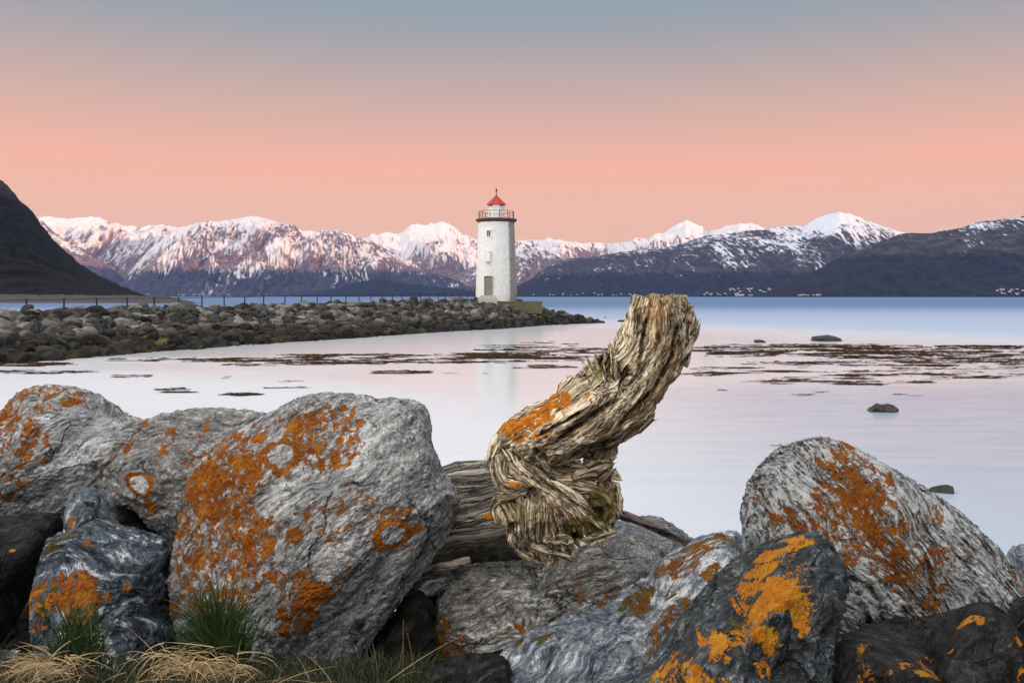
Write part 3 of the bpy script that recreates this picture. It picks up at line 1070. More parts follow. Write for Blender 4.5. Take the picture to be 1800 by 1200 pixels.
def seaweed():
    t = NT('floating_kelp')
    n = t.noise(t.coord(), 3.0, 4, 0.7)
    m = t.done(t.mix(n, (0.018, 0.009, 0.006), (0.075, 0.042, 0.024)), 1.0, t.bump(n, 1, .05), spec=0.0)
    # px regions: cx, cy, rx, ry, strength
    reg = [(1420, 612, 260, 8, .9), (1700, 610, 160, 5, .9), (1560, 622, 330, 9, 1.0), (1680, 634, 170, 12, .7), (1480, 640, 180, 8, .55), (1300, 618, 110, 8, .9), (1620, 656, 200, 11, .55),
           (1310, 652, 110, 9, .55), (1460, 668, 100, 9, .4), (1760, 620, 80, 7, .9), (1770, 650, 90, 8, .4), (1250, 657, 60, 5, .9),
           (880, 625, 130, 6, 1.0), (960, 615, 120, 8, .8), (780, 634, 150, 5, .9), (620, 628, 160, 7, 1.0), (500, 640, 110, 4, .6), (400, 632, 230, 4, 1.0), (600, 638, 120, 5, .8), (980, 630, 90, 5, .8),
           (920, 604, 90, 5, .5), (960, 645, 60, 4, .7), (700, 654, 60, 3, .8), (840, 655, 60, 2, .5), (230, 661, 40, 3, .8), (60, 654, 110, 5, .7), (40, 640, 100, 4, .9), (415, 664, 40, 3, .7), (510, 668, 40, 3, .7),
           (310, 686, 60, 6, .7), (425, 694, 40, 4, .8), (505, 682, 40, 4, .6), (1415, 690, 100, 4, .5), (1455, 702, 60, 3, .6), (1595, 694, 30, 3, .6), (1540, 672, 100, 5, .5), (1230, 685, 90, 3, .5), (1360, 672, 60, 4, .7),
           (1370, 783, 30, 1.6, .2), (1670, 813, 40, 2, .5)]
    faces = []; verts = {}; vl = []

    def vid(i, j, x, y):
        if (i, j) not in verts:
            verts[(i, j)] = len(vl); vl.append((x, y))
        return verts[(i, j)]
    # fan grid: columns by pixel, rows by pixel row -> even size on screen but laid flat on the sea
    pxs = np.arange(-60, 1900, 1.6)
    pys = np.concatenate([np.arange(596, 700, 0.45), np.arange(775, 820, .9)])
    PX, PY = np.meshgrid(pxs, pys)
    D = EYE * F / (PY - HZ)
    X = (PX - 900) / F * D
    dens = np.zeros_like(PX)
    for cx, cy, rx, ry, s in reg:
        q = ((PX - cx) / rx) ** 2 + ((PY - cy) / ry) ** 2
        dens = np.maximum(dens, s * np.clip(1.15 - q, 0, 1) ** 0.5)
    n1 = fbm(np.stack([X.ravel() * 0.13, D.ravel() * 0.8, np.zeros(X.size)], 1), 4, 70, 0.6).reshape(X.shape)
    n2 = fbm(np.stack([X.ravel() * 0.75, D.ravel() * 2.2, np.zeros(X.size)], 1), 3, 75, 0.6).reshape(X.shape)
    n3 = fbm(np.stack([PX.ravel() * 0.009, PY.ravel() * 0.62, np.zeros(X.size)], 1), 3, 77, 0.6).reshape(X.shape)
    keep = (0.45 * n1 + 0.30 * n2 + 0.55 * n3 + dens * 0.60 - 0.51) > 0
    keep &= (dens > 0.02)
    idx = np.full(PX.shape, -1)
    nv_, nu_ = PX.shape
    k = keep[:-1, :-1] & ((PY[1:, :-1] - PY[:-1, :-1]) < 2)
    J, I = np.nonzero(k)
    quad = np.stack([J * nu_ + I, J * nu_ + I + 1, (J + 1) * nu_ + I + 1, (J + 1) * nu_ + I], 1)[:, ::-1]
    uq, inv = np.unique(quad.ravel(), return_inverse=True)
    xy = np.stack([X.ravel()[uq], D.ravel()[uq]], 1)
    zz = 0.012 + 0.05 * np.abs(noise(np.stack([xy[:, 0] * 2, xy[:, 1] * 1.0, np.zeros(len(xy))], 1), 3))
    o = mesh_obj('seaweed', np.stack([xy[:, 0], xy[:, 1], zz], 1), inv.reshape(-1, 4), m)
    o['kind'] = 'stuff'
    tag(o, 'dark streaks of seaweed floating on the calm water', 'seaweed')


sea_rocks()
seaweed()


# ------------------------------------------------------------------ foreground shore
def foreground_ground():
    t = NT('dark_soil')
    n = t.noise(t.coord(), 6.0, 6, 0.7)
    m = t.done(t.mix(n, (0.010, 0.009, 0.007), (0.045, 0.036, 0.026)), 0.95, t.bump(n, .8, .05))
    xs = np.linspace(-9, 9, 160); ys = np.concatenate([np.linspace(-6, 2, 14), np.linspace(2.1, 9.5, 90)])
    X, Y = np.meshgrid(xs, ys)
    Z = np.interp(Y.ravel(), [-6, 2.6, 3.1, 3.6, 4.4, 6.5, 8.6, 9.5], [1.9, 1.93, 1.9, 1.65, 1.5, 0.85, 0.15, -1.5]).reshape(X.shape)
    Z = Z - 0.55 * sstep(-0.62, -0.30, X) * sstep(-.2, 1.5, Y) * sstep(4.6, 3.9, Y)
    Z = Z + 0.06 * fbm(np.stack([X.ravel(), Y.ravel(), np.zeros(X.size)], 1), 4, 60).reshape(X.shape)
    struct(mesh_obj('ground', np.stack([X.ravel(), Y.ravel(), Z.ravel()], 1), grid_faces(len(xs), len(ys)), m))


foreground_ground()


CK = 0.40
UP = 1.2


def boulder_mat(name, dark, mid, light, band_rot=(0, 0, 0), stretch=5.0, fine=38.0, streak=0.7, swirl=0.5,
                lich_a=(0.25, 0.060, 0.005), lich_b=(0.66, 0.20, 0.012), moss=(0.16, 0.13, 0.02), groove=0.0, bumpd=0.012, pale=(0.72, 0.73, 0.74), speck=0.5,
                contrast=(0.36, 0.5, 0.66)):
    t = NT(name)
    ob = t.coord()
    wv = t.noise(ob, 1.7, 3, 0.5, out='Color')
    warp = t.vmath('ADD', ob, t.vmath('SCALE', t.vmath('SUBTRACT', wv, (0.5, 0.5, 0.5)), s=swirl))
    rotd = t.mapping(warp, (1, 1, 1), rot=band_rot)
    bc = t.mapping(rotd, (1, 1, stretch))
    bf_ = t.mapping(rotd, (1, 1, 1 + (stretch - 1) * .55))
    bands = t.noise(t.mapping(bc, (1, 1, 1.5)), 6.0, 9, 0.66)
    fib = t.noise(bf_, fine * 0.5, 6, 0.75)
    fine_n = t.noise(t.mapping(rotd, (1, 1, 1.4)), fine * 2.2, 4, 0.75)
    wide = t.noise(ob, 2.3, 4, 0.6)
    v = t.math('ADD', t.math('MULTIPLY', bands, 0.48), t.math('ADD', t.math('MULTIPLY', fib, streak * 0.75), t.math('MULTIPLY', fine_n, speck * 0.60)))
    tot = 0.48 + streak * 0.75 + speck * 0.60
    v = t.math('DIVIDE', v, tot)
    v = t.math('ADD', v, t.math('MULTIPLY', t.math('SUBTRACT', wide, 0.5), 0.08))
    pa = t.attr('pale')
    v = t.math('ADD', v, t.math('MULTIPLY', pa, 0.055))
    c0, c1, c2 = 0.5 + (contrast[0] - .5) * CK, 0.5 + (contrast[1] - .5) * CK, 0.5 + (contrast[2] - .5) * CK
    c0, c1, c2 = c0 - .022, c1 - .022, c2 - .02
    up = lambda c: tuple(min(.88, k * UP) for k in c[:3])
    col = t.ramp(v, [(c0 - .03, tuple(k * .25 for k in dark)), (c0, dark), (c1, up(mid)), (c2, up(light)), (min(1, c2 + .035), up(pale))])
    # thin dark seams along the bands
    seam = t.math('ABSOLUTE', t.math('SUBTRACT', t.noise(bc, 7.0, 7, 0.62), 0.5))
    seamf = t.step(seam, 0.022, 0.004)
    seamf = t.math('MULTIPLY', seamf, t.step(t.noise(ob, 5.0, 2, .5), 0.42, 0.6))
    col = t.mix(t.math('MULTIPLY', seamf, 0.75), col, tuple(k * 0.4 for k in dark))
    vw = t.vmath('ADD', ob, t.vmath('SCALE', t.vmath('SUBTRACT', t.noise(ob, 7.0, 4, .6, out='Color'), (.5, .5, .5)), s=.10))
    frac = t.voro(t.mapping(vw, (1, 1, 1), rot=(.3, band_rot[1], .2)), 2.1, 'DISTANCE_TO_EDGE')
    ff = t.math('MULTIPLY', t.step(frac, 0.011, 0.003), t.step(t.noise(ob, 3.0, 2, .5), 0.47, 0.56))
    col = t.mix(t.math('MULTIPLY', ff, .85), col, tuple(k * 0.2 for k in dark))
    # moss and lichen
    ln1 = t.noise(ob, 26.0, 6, 0.75)
    ln2 = t.noise(ob, 95.0, 5, 0.8)
    mo = t.math('ADD', t.attr('moss'), t.math('ADD', t.math('MULTIPLY', t.math('SUBTRACT', ln1, 0.5), 1.3), t.math('MULTIPLY', t.math('SUBTRACT', ln2, 0.5), 0.9)))
    mof = t.step(mo, 0.46, 0.60)
    mcol = t.mix(t.step(ln2, .35, .65), tuple(k * 0.35 for k in moss), moss)
    col = t.mix(mof, col, mcol)
    li = t.math('ADD', t.attr('lichen'), t.math('ADD', t.math('MULTIPLY', t.math('SUBTRACT', ln1, 0.5), 1.5), t.math('MULTIPLY', t.math('SUBTRACT', ln2, 0.5), 1.5)))
    lif = t.step(li, 0.50, 0.56)
    lcol = t.mix(t.step(t.math('ADD', t.math('MULTIPLY', ln2, .6), t.math('MULTIPLY', wide, .4)), 0.40, 0.60), lich_a, lich_b)
    lcol = t.mix(t.math('MULTIPLY', t.step(t.noise(ob, 11.0, 4, .7), 0.48, 0.66), 0.55), lcol, tuple(min(.9, k * q) for k, q in zip(lich_b, (1.15, 1.7, 2.4))))
    lcol = t.mix(t.math('MULTIPLY', t.step(t.noise(ob, 140.0, 3, .8), 0.52, 0.64), 0.5), lcol, tuple(k * .35 for k in lich_a))
    lcol = t.mix(t.math('MULTIPLY', t.step(li, 0.66, 0.50), 0.45), lcol, (0.20, 0.12, 0.015, 1))
    col = t.mix(lif, col, lcol)
    h = t.math('ADD', t.math('MULTIPLY', fib, 0.6 + groove), t.math('ADD', t.math('MULTIPLY', bands, 1.2), t.math('MULTIPLY', fine_n, 0.9)))
    h = t.math('SUBTRACT', h, t.math('ADD', t.math('MULTIPLY', seamf, 0.35), t.math('MULTIPLY', ff, 0.9)))
    h = t.math('ADD', h, t.math('MULTIPLY', lif, t.math('ADD', 0.25, t.math('MULTIPLY', ln2, 0.9))))
    return t.done(col, 0.82, t.bump(h, 1.0, bumpd * 1.8), spec=0.2)


def boulder(name, label, outline, d, tf, tb, mat, cen=None, e1=2.4, e2=2.2, tilt=0.25, cuts=(), seed=0, nth=300, nph=170,
            low=0.055, mid=0.018, fine=0.006, lichen=(), rings=(), pale=(), moss=(), band=None, nthalli=200, tsize=(5, 20),
            lbase=0.0, fill=0.5, tones=None, yaw=0.0, cat='boulder', nfacet=12):
    """rounded stone: traced outline for its broadside, real thickness to the front and back, cut facets, rough skin"""
    R = np.random.default_rng(seed + 500)
    op = catmull(outline, 14)
    if cen is None:
        cen = ((op[:, 0].min() + op[:, 0].max()) / 2, (op[:, 1].min() + op[:, 1].max()) / 2)
    cx, cy = cen
    S = d / F
    ang = np.arctan2(-(op[:, 1] - cy), op[:, 0] - cx)
    rad = np.hypot(op[:, 0] - cx, op[:, 1] - cy)
    th = np.linspace(-np.pi, np.pi, nth, endpoint=False)
    # ray / polygon intersection
    rr = np.zeros(nth)
    A = np.stack([op[:, 0] - cx, -(op[:, 1] - cy)], 1)
    B = np.roll(A, -1, 0)
    for k, t_ in enumerate(th):
        dx, dy = math.cos(t_), math.sin(t_)
        e = B - A
        den = dx * e[:, 1] - dy * e[:, 0]
        den = np.where(np.abs(den) < 1e-9, 1e-9, den)
        tt = (A[:, 0] * e[:, 1] - A[:, 1] * e[:, 0]) / den
        uu = (A[:, 0] * dy - A[:, 1] * dx) / den
        ok = (tt > 0) & (uu >= -1e-6) & (uu <= 1 + 1e-6)
        rr[k] = tt[ok].max() if ok.any() else rad.mean()
    rr *= S
    # equal-ish steps in phi but denser on the front
    ph = np.linspace(0.0, np.pi, nph)
    TH, PH = np.meshgrid(th, ph)
    RRr = np.tile(rr, (nph, 1))
    rho = np.abs(np.sin(PH)) ** (2 / e1)
    h = np.sign(np.cos(PH)) * np.abs(np.cos(PH)) ** (2 / e2)
    x = RRr * rho * np.cos(TH)
    z = RRr * rho * np.sin(TH)
    y = np.where(h > 0, -tf * h, -tb * h) + yaw * x
    ky = (d + tilt * z) / d
    x = x * ky
    y = y + tilt * z
    V = np.stack([x.ravel(), y.ravel(), z.ravel() * ky.ravel()], 1)
    sc = rr.mean()
    # facets
    for (nx, ny, nz, off) in cuts:
        n = np.array([nx, ny, nz], float); n /= np.linalg.norm(n)
        dd = V @ n - off
        k = 0.03 * sc / 0.4
        soft = np.where(dd > 4 * k, dd, k * np.log1p(np.exp(np.clip(dd / k, -30, 4))))
        V = V - soft[:, None] * n * 0.93 * sstep(0.05, 0.65, h.ravel())[:, None]
    for _ in range(nfacet):
        n = R.normal(size=3); n[1] = -abs(n[1]) - .25; n /= np.linalg.norm(n)
        pr = V @ n
        dd = pr - pr.max() * R.uniform(.86, .96)
        V = V - np.clip(dd, 0, None)[:, None] * n * 0.9
    # normals by finite differences on the grid
    G = V.reshape(nph, nth, 3)
    du = np.roll(G, -1, 1) - np.roll(G, 1, 1)
    dv = np.gradient(G, axis=0)
    N = np.cross(du, dv).reshape(-1, 3)
    N /= np.linalg.norm(N, axis=1)[:, None] + 1e-12
    if (N * V).sum() < 0:
        N = -N
    lowf = fbm(V / sc * 1.1, 3, seed)
    dsp = low * sc * lowf * (0.35 + 0.65 * np.abs(h.ravel()))
    Q = V.copy()
    if band is not None:       # band = rotation about view axis, grooves perpendicular to it
        ca, sa = math.cos(band[0]), math.sin(band[0])
        wob = 0.10 * fbm(V * 2.2, 3, seed + 3)
        zb = (-V[:, 0] * sa + V[:, 2] * ca) + wob
        xb = V[:, 0] * ca + V[:, 2] * sa
        Q = np.stack([xb * 1.2, V[:, 1] * 1.5, zb * band[1]], 1)
        dsp += band[2] * ridged(Q * 5, 4, seed + 6, 0.6)
    dsp += mid * fbm(V * 9, 4, seed + 2, 0.6) + fine * fbm(Q * 30, 4, seed + 4, 0.75)
    V2 = V + N * dsp[:, None]
    # weld the poles
    V2.reshape(nph, nth, 3)[0, :] = V2.reshape(nph, nth, 3)[0].mean(0)
    V2.reshape(nph, nth, 3)[-1, :] = V2.reshape(nph, nth, 3)[-1].mean(0)
    # fit the finished, rough shape to the traced size
    tgt_a = th; tgt_r = rr / S
    for _ in range(6):
        Yd = d + V2[:, 1]
        ppx = 900 + ((cx - 900) / F * d + V2[:, 0]) / Yd * F - cx
        ppy = -((cy - HZ) / F * d - V2[:, 2]) / Yd * F - HZ + cy
        aa = np.arctan2(ppy, ppx); rp_ = np.hypot(ppx, ppy)
        nb = 90
        tx_, ty_ = tgt_r * np.cos(tgt_a), tgt_r * np.sin(tgt_a)
        V2[:, 0] += ((tx_.max() + tx_.min()) / 2 - (ppx.max() + ppx.min()) / 2) * S
        V2[:, 2] += ((ty_.max() + ty_.min()) / 2 - (ppy.max() + ppy.min()) / 2) * S
        ppx = 900 + ((cx - 900) / F * d + V2[:, 0]) / Yd * F - cx
        ppy = -((cy - HZ) / F * d - V2[:, 2]) / Yd * F - HZ + cy
        aa = np.arctan2(ppy, ppx); rp_ = np.hypot(ppx, ppy)
        bi = ((aa + np.pi) / (2 * np.pi) * nb).astype(int) % nb
        mx = np.zeros(nb); np.maximum.at(mx, bi, rp_)
        bc_ = -np.pi + (np.arange(nb) + .5) / nb * 2 * np.pi
        tr = np.interp(bc_, tgt_a, tgt_r, period=2 * np.pi)
        ratio = np.clip(tr / np.maximum(mx, 1), .75, 1.3)
        for _k in range(3):
            ratio = (np.roll(ratio, 1) + 2 * ratio + np.roll(ratio, -1)) / 4
        kk = np.interp(aa, bc_, ratio, period=2 * np.pi)
        V2[:, 0] *= kk; V2[:, 2] *= kk
    # growths, placed on the skin of the stone (front seen by default)
    PXv = cx + V[:, 0] / S / ky.ravel()
    PYv = cy - V[:, 2] / S / ky.ravel()
    front = sstep(-0.25, 0.15, h.ravel())

    def dens(px, py, blobs):
        o = np.zeros_like(px, float)
        for b in blobs:
            bx, by, rx, ry, ro, s = b
            c_, s_ = math.cos(math.radians(ro)), math.sin(math.radians(ro))
            dx, dy = px - bx, -(py - by)
            q = ((dx * c_ + dy * s_) / rx) ** 2 + ((-dx * s_ + dy * c_) / ry) ** 2
            o = np.maximum(o, s * np.clip(1.3 - q, 0, 1) ** 0.7)
        return o
    nz1 = fbm(np.stack([PXv * 0.018, PYv * 0.018, V[:, 1] * 3], 1), 4, seed + 30, 0.6)
    wx = 5.5 * noise(np.stack([PXv * .07, PYv * .07, V[:, 1] * 3], 1), seed + 33) + 3 * noise(np.stack([PXv * .2, PYv * .2, V[:, 1] * 3], 1), seed + 37)
    wy = 5.5 * noise(np.stack([PXv * .07, PYv * .07, V[:, 1] * 3], 1), seed + 35) + 3 * noise(np.stack([PXv * .2, PYv * .2, V[:, 1] * 3], 1), seed + 39)
    L = np.zeros(len(V))
    if lichen:
        dl = dens(PXv, PYv, lichen)
        L = np.clip(dl * (0.62 + 0.75 * nz1) * fill * 1.6, 0, 1)
        # thalli: rings and discs
        tries = 0; got = 0
        x0, x1, y0, y1 = op[:, 0].min(), op[:, 0].max(), op[:, 1].min(), op[:, 1].max()
        while got < nthalli and tries < 20000:
            tries += 1
            qx, qy = R.uniform(x0, x1), R.uniform(y0, y1)
            dq = dens(np.array([qx]), np.array([qy]), lichen)[0]
            if R.uniform() > dq: continue
            got += 1
            r0 = R.uniform(*tsize) * R.uniform(.5, 1)
            asp = R.uniform(.75, 1.3)
            ii = np.nonzero((np.abs(PXv - qx) < 2 * r0 + 12) & (np.abs(PYv - qy) < 2 * r0 + 12))[0]
            if not len(ii): continue
            rd = np.hypot((PXv[ii] + wx[ii] - qx) / asp, (PYv[ii] + wy[ii] - qy) * asp) / r0
            near = rd < 1.4
            if R.uniform() < 0.45:
                prof = np.exp(-((rd - 0.8) / 0.24) ** 2) * R.uniform(.55, .8)
                prof[~near] = 0
                hole = (rd < 0.55) & near
                L[ii[hole]] *= 0.55
                L[ii] = np.maximum(L[ii], prof)
            else:
                prof = R.uniform(.5, .78) * sstep(1.1, 0.8, rd)
                L[ii] = np.maximum(L[ii], prof)
    for (qx, qy, r0, wdt, asp, s) in rings:
        rd = np.hypot((PXv + wx * .5 - qx) / asp, (PYv + wy * .5 - qy) * asp) / r0
        if wdt >= 1:
            L = np.maximum(L, s * sstep(1.1, .85, rd))
        else:
            L[rd < 0.6] *= 0.2
            L = np.maximum(L, s * np.exp(-((rd - 1 + wdt / 2) / (wdt * .55)) ** 2))
    L = np.clip(L, 0, 1) * front
    if lbase:
        L = np.maximum(L, lbase * sstep(-.1, .6, nz1) * 0.6)
    P_ = dens(PXv, PYv, pale) * (0.7 + 0.6 * nz1) * front if pale else np.zeros(len(V))
    M_ = dens(PXv, PYv, moss) * (0.78 + 0.9 * noise(np.stack([PXv * .05, PYv * .05, V[:, 1]], 1), seed + 41)) * front if moss else np.zeros(len(V))
    org = pt(cx, cy, d)
    o = mesh_obj(name, V2, grid_faces(nth, nph, True)[:, ::-1], mat, attrs={'lichen': L, 'pale': P_, 'moss': M_})
    o.location = tuple(float(c) for c in org)
    return tag(o, label, cat)


def rz(deg):
    return (0.0, math.radians(deg), 0.0)


def build_boulders():
    g_warm = boulder_mat('gneiss_pale', (0.085, 0.09, 0.10), (0.27, 0.27, 0.27), (0.52, 0.52, 0.52), rz(35), 4.5)
    g_grey = boulder_mat('gneiss_grey', (0.09, 0.085, 0.085), (0.21, 0.205, 0.20), (0.36, 0.35, 0.34), rz(8), 4.0, swirl=0.25, fine=48)
    g_big = boulder_mat('gneiss_banded', (0.07, 0.075, 0.085), (0.235, 0.24, 0.245), (0.50, 0.50, 0.49), rz(36), 4.0, swirl=0.40, fine=42)
    g_blue = boulder_mat('schist_blue', (0.022, 0.030, 0.040), (0.065, 0.085, 0.11), (0.17, 0.205, 0.25), rz(15), 3.0, swirl=0.8, fine=30, contrast=(.40, .54, .68))
    g_r5 = boulder_mat('schist_pale_blue', (0.03, 0.038, 0.045), (0.11, 0.13, 0.15), (0.22, 0.25, 0.28), rz(70), 2.0, swirl=0.5, fine=30)
    g_slab = boulder_mat('gneiss_slab', (0.045, 0.044, 0.040), (0.155, 0.15, 0.138), (0.36, 0.35, 0.32), rz(12), 7.0, swirl=0.22, fine=34, lich_a=(.22, .075, .008), lich_b=(.45, .16, .012))
    g_ridge = boulder_mat('gneiss_blue_white', (0.04, 0.053, 0.070), (0.125, 0.15, 0.185), (0.31, 0.35, 0.39), rz(32), 4.5, swirl=0.5, fine=34, moss=(0.17, 0.13, 0.012), lich_a=(.20, .065, .006), lich_b=(.42, .15, .01))
    g_dark = boulder_mat('dark_basalt', (0.014, 0.017, 0.020), (0.036, 0.042, 0.046), (0.08, 0.092, 0.10), rz(55), 1.6, swirl=0.8, fine=24, lich_a=(.58, .19, .012), lich_b=(.80, .30, .02), speck=.8, pale=(.3, .32, .36), contrast=(.36, .52, .68))
    g_groove = boulder_mat('gneiss_grooved', (0.035, 0.034, 0.032), (0.155, 0.152, 0.145), (0.48, 0.50, 0.51), rz(-58), 7.0, swirl=0.35, fine=24, groove=0.8, bumpd=0.02, lich_a=(.26, .065, .006), lich_b=(.60, .18, .012), contrast=(.40, .50, .60))
    g_black = boulder_mat('dark_schist', (0.006, 0.006, 0.006), (0.017, 0.0165, 0.017), (0.042, 0.040, 0.038), rz(50), 2.0, swirl=0.6, fine=22, lich_a=(.50, .16, .01), lich_b=(.72, .26, .02), pale=(.12, .12, .12), contrast=(.4, .55, .75))
    g_gap_shade = boulder_mat('gap_shade_rock', (0.004, 0.004, 0.003), (0.012, 0.011, 0.008), (0.03, 0.027, 0.018), rz(60), 2.0, fine=26, moss=(.07, .05, .01), contrast=(.4, .55, .75), pale=(.12, .1, .07))  # near black of the shaded gaps put into the stone colour

    boulder('boulder', 'rounded pale boulder at the left edge with rusty orange lichen over its left shoulder',
            [(-70, 850), (-60, 790), (-30, 745), (0, 722), (20, 697), (45, 682), (75, 675), (110, 676), (150, 683), (185, 697), (215, 718), (245, 731), (268, 748), (262, 775), (250, 830), (235, 880), (195, 910), (120, 925), (40, 935), (-40, 920)],
            4.35, 0.42, 0.5, g_warm, seed=1, tilt=0.35, cuts=((0.45, -0.8, 0.25, .42), (.55, -.7, -.5, .40), (-.4, -.85, .3, .44)), nth=340, nph=190,
            lichen=[(45, 735, 95, 65, 40, .95), (95, 790, 60, 50, 60, .75), (15, 770, 60, 75, 60, .8), (85, 835, 30, 30, 60, .45), (130, 690, 40, 12, -8, .4)],
            pale=[(190, 740, 60, 50, -40, 1.2), (120, 760, 70, 60, 0, .8), (70, 720, 80, 40, 30, .8)], nthalli=260, tsize=(4, 13), low=.06, band=(math.radians(38), 2.5, .006), fill=.62)
    boulder('boulder', 'smooth grey boulder with an orange lichen ring, wedged between two larger ones',
            [(172, 858), (180, 825), (200, 800), (228, 765), (245, 742), (280, 727), (330, 718), (380, 715), (440, 719), (480, 727), (520, 760), (530, 830), (500, 900), (440, 960), (360, 985), (305, 965), (285, 945), (258, 925), (240, 905), (210, 888), (182, 878)],
            4.2, 0.36, 0.45, g_grey, seed=2, tilt=0.3, low=.05, nth=320, nph=180, cuts=((-.35, -.75, -.6, .32),),
            lichen=[(300, 760, 60, 22, 20, .35), (345, 785, 50, 30, 0, .4), (240, 765, 28, 14, 42, .8), (255, 742, 15, 10, 0, .8), (375, 745, 60, 15, 20, .3)], nthalli=26, tsize=(5, 11), fill=.35,
            rings=[(281, 828, 25, .36, 1.1, 1.0), (288, 868, 15, 1, 1, .85), (205, 798, 11, 1, .8, .7), (280, 884, 8, 1, 1, .7), (313, 760, 14, .5, .8, .8)], pale=[(281, 828, 18, 15, 0, 1.8)])
    boulder('boulder', 'largest foreground boulder, pale banded stone thickly crusted with orange lichen on its left',
            [(298, 1090), (292, 1030), (298, 980), (308, 930), (318, 880), (335, 832), (358, 800), (385, 775), (425, 750), (475, 722), (510, 702), (535, 692), (575, 688), (615, 688), (640, 695), (665, 693), (700, 694), (732, 700), (752, 716), (762, 745), (766, 780), (784, 830), (808, 866), (811, 890), (797, 930), (772, 975), (737, 1020), (702, 1062), (655, 1130), (615, 1190), (570, 1250), (460, 1270), (370, 1240), (318, 1160)],
            3.75, 0.50, 0.55, g_big, cen=(540, 960), seed=3, tilt=0.30, nth=520, nph=300, e1=2.9, e2=3.3, low=.03, mid=.011,
            cuts=((0.70, -0.50, -0.55, .36), (.20, -.95, .30, .43), (-.62, -.75, .15, .42), (.0, -.75, .70, .52)),
            lichen=[(400, 850, 85, 75, 50, 1.0), (360, 940, 65, 90, 80, .85), (455, 930, 75, 60, 20, .8), (500, 780, 110, 35, 32, .7), (575, 735, 60, 40, 10, .6), (560, 780, 80, 28, 10, .7), (330, 1030, 34, 70, 85, .9), (415, 1010, 60, 45, 40, .55),
                    (510, 975, 80, 28, 5, .6), (700, 905, 38, 38, 0, .75), (720, 870, 28, 14, 0, .6), (580, 990, 30, 24, 0, .8), (550, 1030, 28, 45, 0, .6), (600, 880, 60, 45, 0, .30), (640, 850, 40, 40, 0, .3), (690, 880, 30, 25, 0, .2), (430, 780, 60, 20, 35, .8), (625, 965, 40, 14, 0, .3)],
            rings=[(495, 795, 30, .35, 1.4, .85), (583, 992, 24, 1, 1.1, .8), (703, 912, 32, .45, 1.0, .8), (543, 905, 15, 1, 1, .75), (560, 870, 7, 1, 1, .7), (505, 925, 14, 1, 1, .7)],
            pale=[(650, 760, 50, 90, 30, 1.0), (600, 900, 40, 50, 0, 1.2), (590, 745, 45, 30, 0, 1.2), (500, 830, 120, 60, 30, .6), (400, 1000, 60, 40, 0, .9), (740, 780, 40, 60, 0, .4), (700, 930, 30, 30, 0, .8)], nthalli=900, tsize=(3, 13),
            band=(math.radians(38), 3.0, .0055), fill=.72)
    boulder('boulder', 'blue grey blocky rock with bright orange lichen ledge behind the left grass tufts',
            [(50, 1075), (58, 1020), (70, 975), (84, 945), (110, 933), (140, 926), (180, 922), (235, 925), (285, 942), (306, 955), (304, 1000), (300, 1060), (302, 1150), (270, 1230), (190, 1250), (110, 1230), (60, 1170)],
            3.45, 0.34, 0.35, g_blue, seed=4, tilt=0.28, e1=3.6, e2=3.0, nth=300, nph=180, low=.07, mid=.022,
            cuts=((0, -.75, .66, .235), (0.1, -.97, -.1, .31), (.6, -.75, -.1, .30)),
            lichen=[(150, 1005, 75, 24, 0, 1.0), (190, 1025, 35, 28, 0, .95), (205, 1050, 16, 26, 0, .8), (75, 1030, 25, 40, 70, .5), (265, 985, 26, 9, 0, .9), (130, 945, 50, 10, 5, .45), (205, 1110, 9, 16, 0, .9)], nthalli=90, tsize=(4, 11), fill=.66,
            moss=[(150, 1020, 90, 30, 0, .6), (110, 945, 60, 18, 10, .5), (245, 1010, 40, 30, 0, .45)], pale=[(225, 1090, 12, 60, 25, 2.0), (245, 1090, 8, 50, 15, 2.0), (170, 1060, 28, 12, 0, 1.6), (215, 940, 60, 15, 0, .9), (150, 980, 70, 8, 0, 1.4)])
    boulder('boulder', 'small blue stone with one orange lichen spot, squeezed under the left boulders',
            [(112, 930), (116, 885), (124, 862), (145, 855), (178, 860), (193, 880), (200, 905), (214, 935), (190, 965), (140, 965)], 3.72, 0.16, 0.22, g_r5, seed=5, nth=130, nph=80,
            rings=[(153, 897, 10, 1, .8, .9), (150, 910, 8, 1, .8, .8)], e1=3, e2=3, low=.06, mid=.01)
    boulder('boulder', 'nearly black rock with an orange ring at the lower left edge',
            [(-90, 940), (-60, 912), (0, 908), (50, 901), (85, 898), (108, 905), (118, 925), (108, 945), (86, 958), (74, 990), (60, 1025), (42, 1065), (20, 1105), (-10, 1150), (-70, 1180), (-110, 1060)],
            3.5, 0.33, 0.4, g_black, seed=6, nth=220, nph=130, e1=3, e2=2.8, low=.08, mid=.02, cuts=((.5, -.85, 0, .25),),
            rings=[(23, 969, 14, .4, .75, .95), (3, 1013, 9, 1, 1, .8), (44, 999, 4, 1, 1, .7), (25, 1050, 14, .5, .5, .6), (62, 931, 4, 1, 1, .7)])
    boulder('boulder', 'little grey stone in the grass at the bottom left corner',
            [(-40, 1150), (0, 1142), (25, 1146), (38, 1158), (30, 1180), (0, 1195), (-40, 1190)], 3.0, .10, .12, g_blue, seed=61, nth=90, nph=60)
    # dark filler stones in the gaps
    boulder('boulder', 'dark stone, blackened as shade, deep in the gap right of the largest boulder',
            [(590, 1200), (640, 1130), (690, 1075), (725, 1035), (760, 1050), (770, 1120), (755, 1220), (700, 1290), (610, 1280)], 3.75, .25, .3, g_gap_shade, seed=7, nth=160, nph=100, low=.1, mid=.03, e1=3,
            moss=[(690, 1130, 50, 60, 0, .35)])
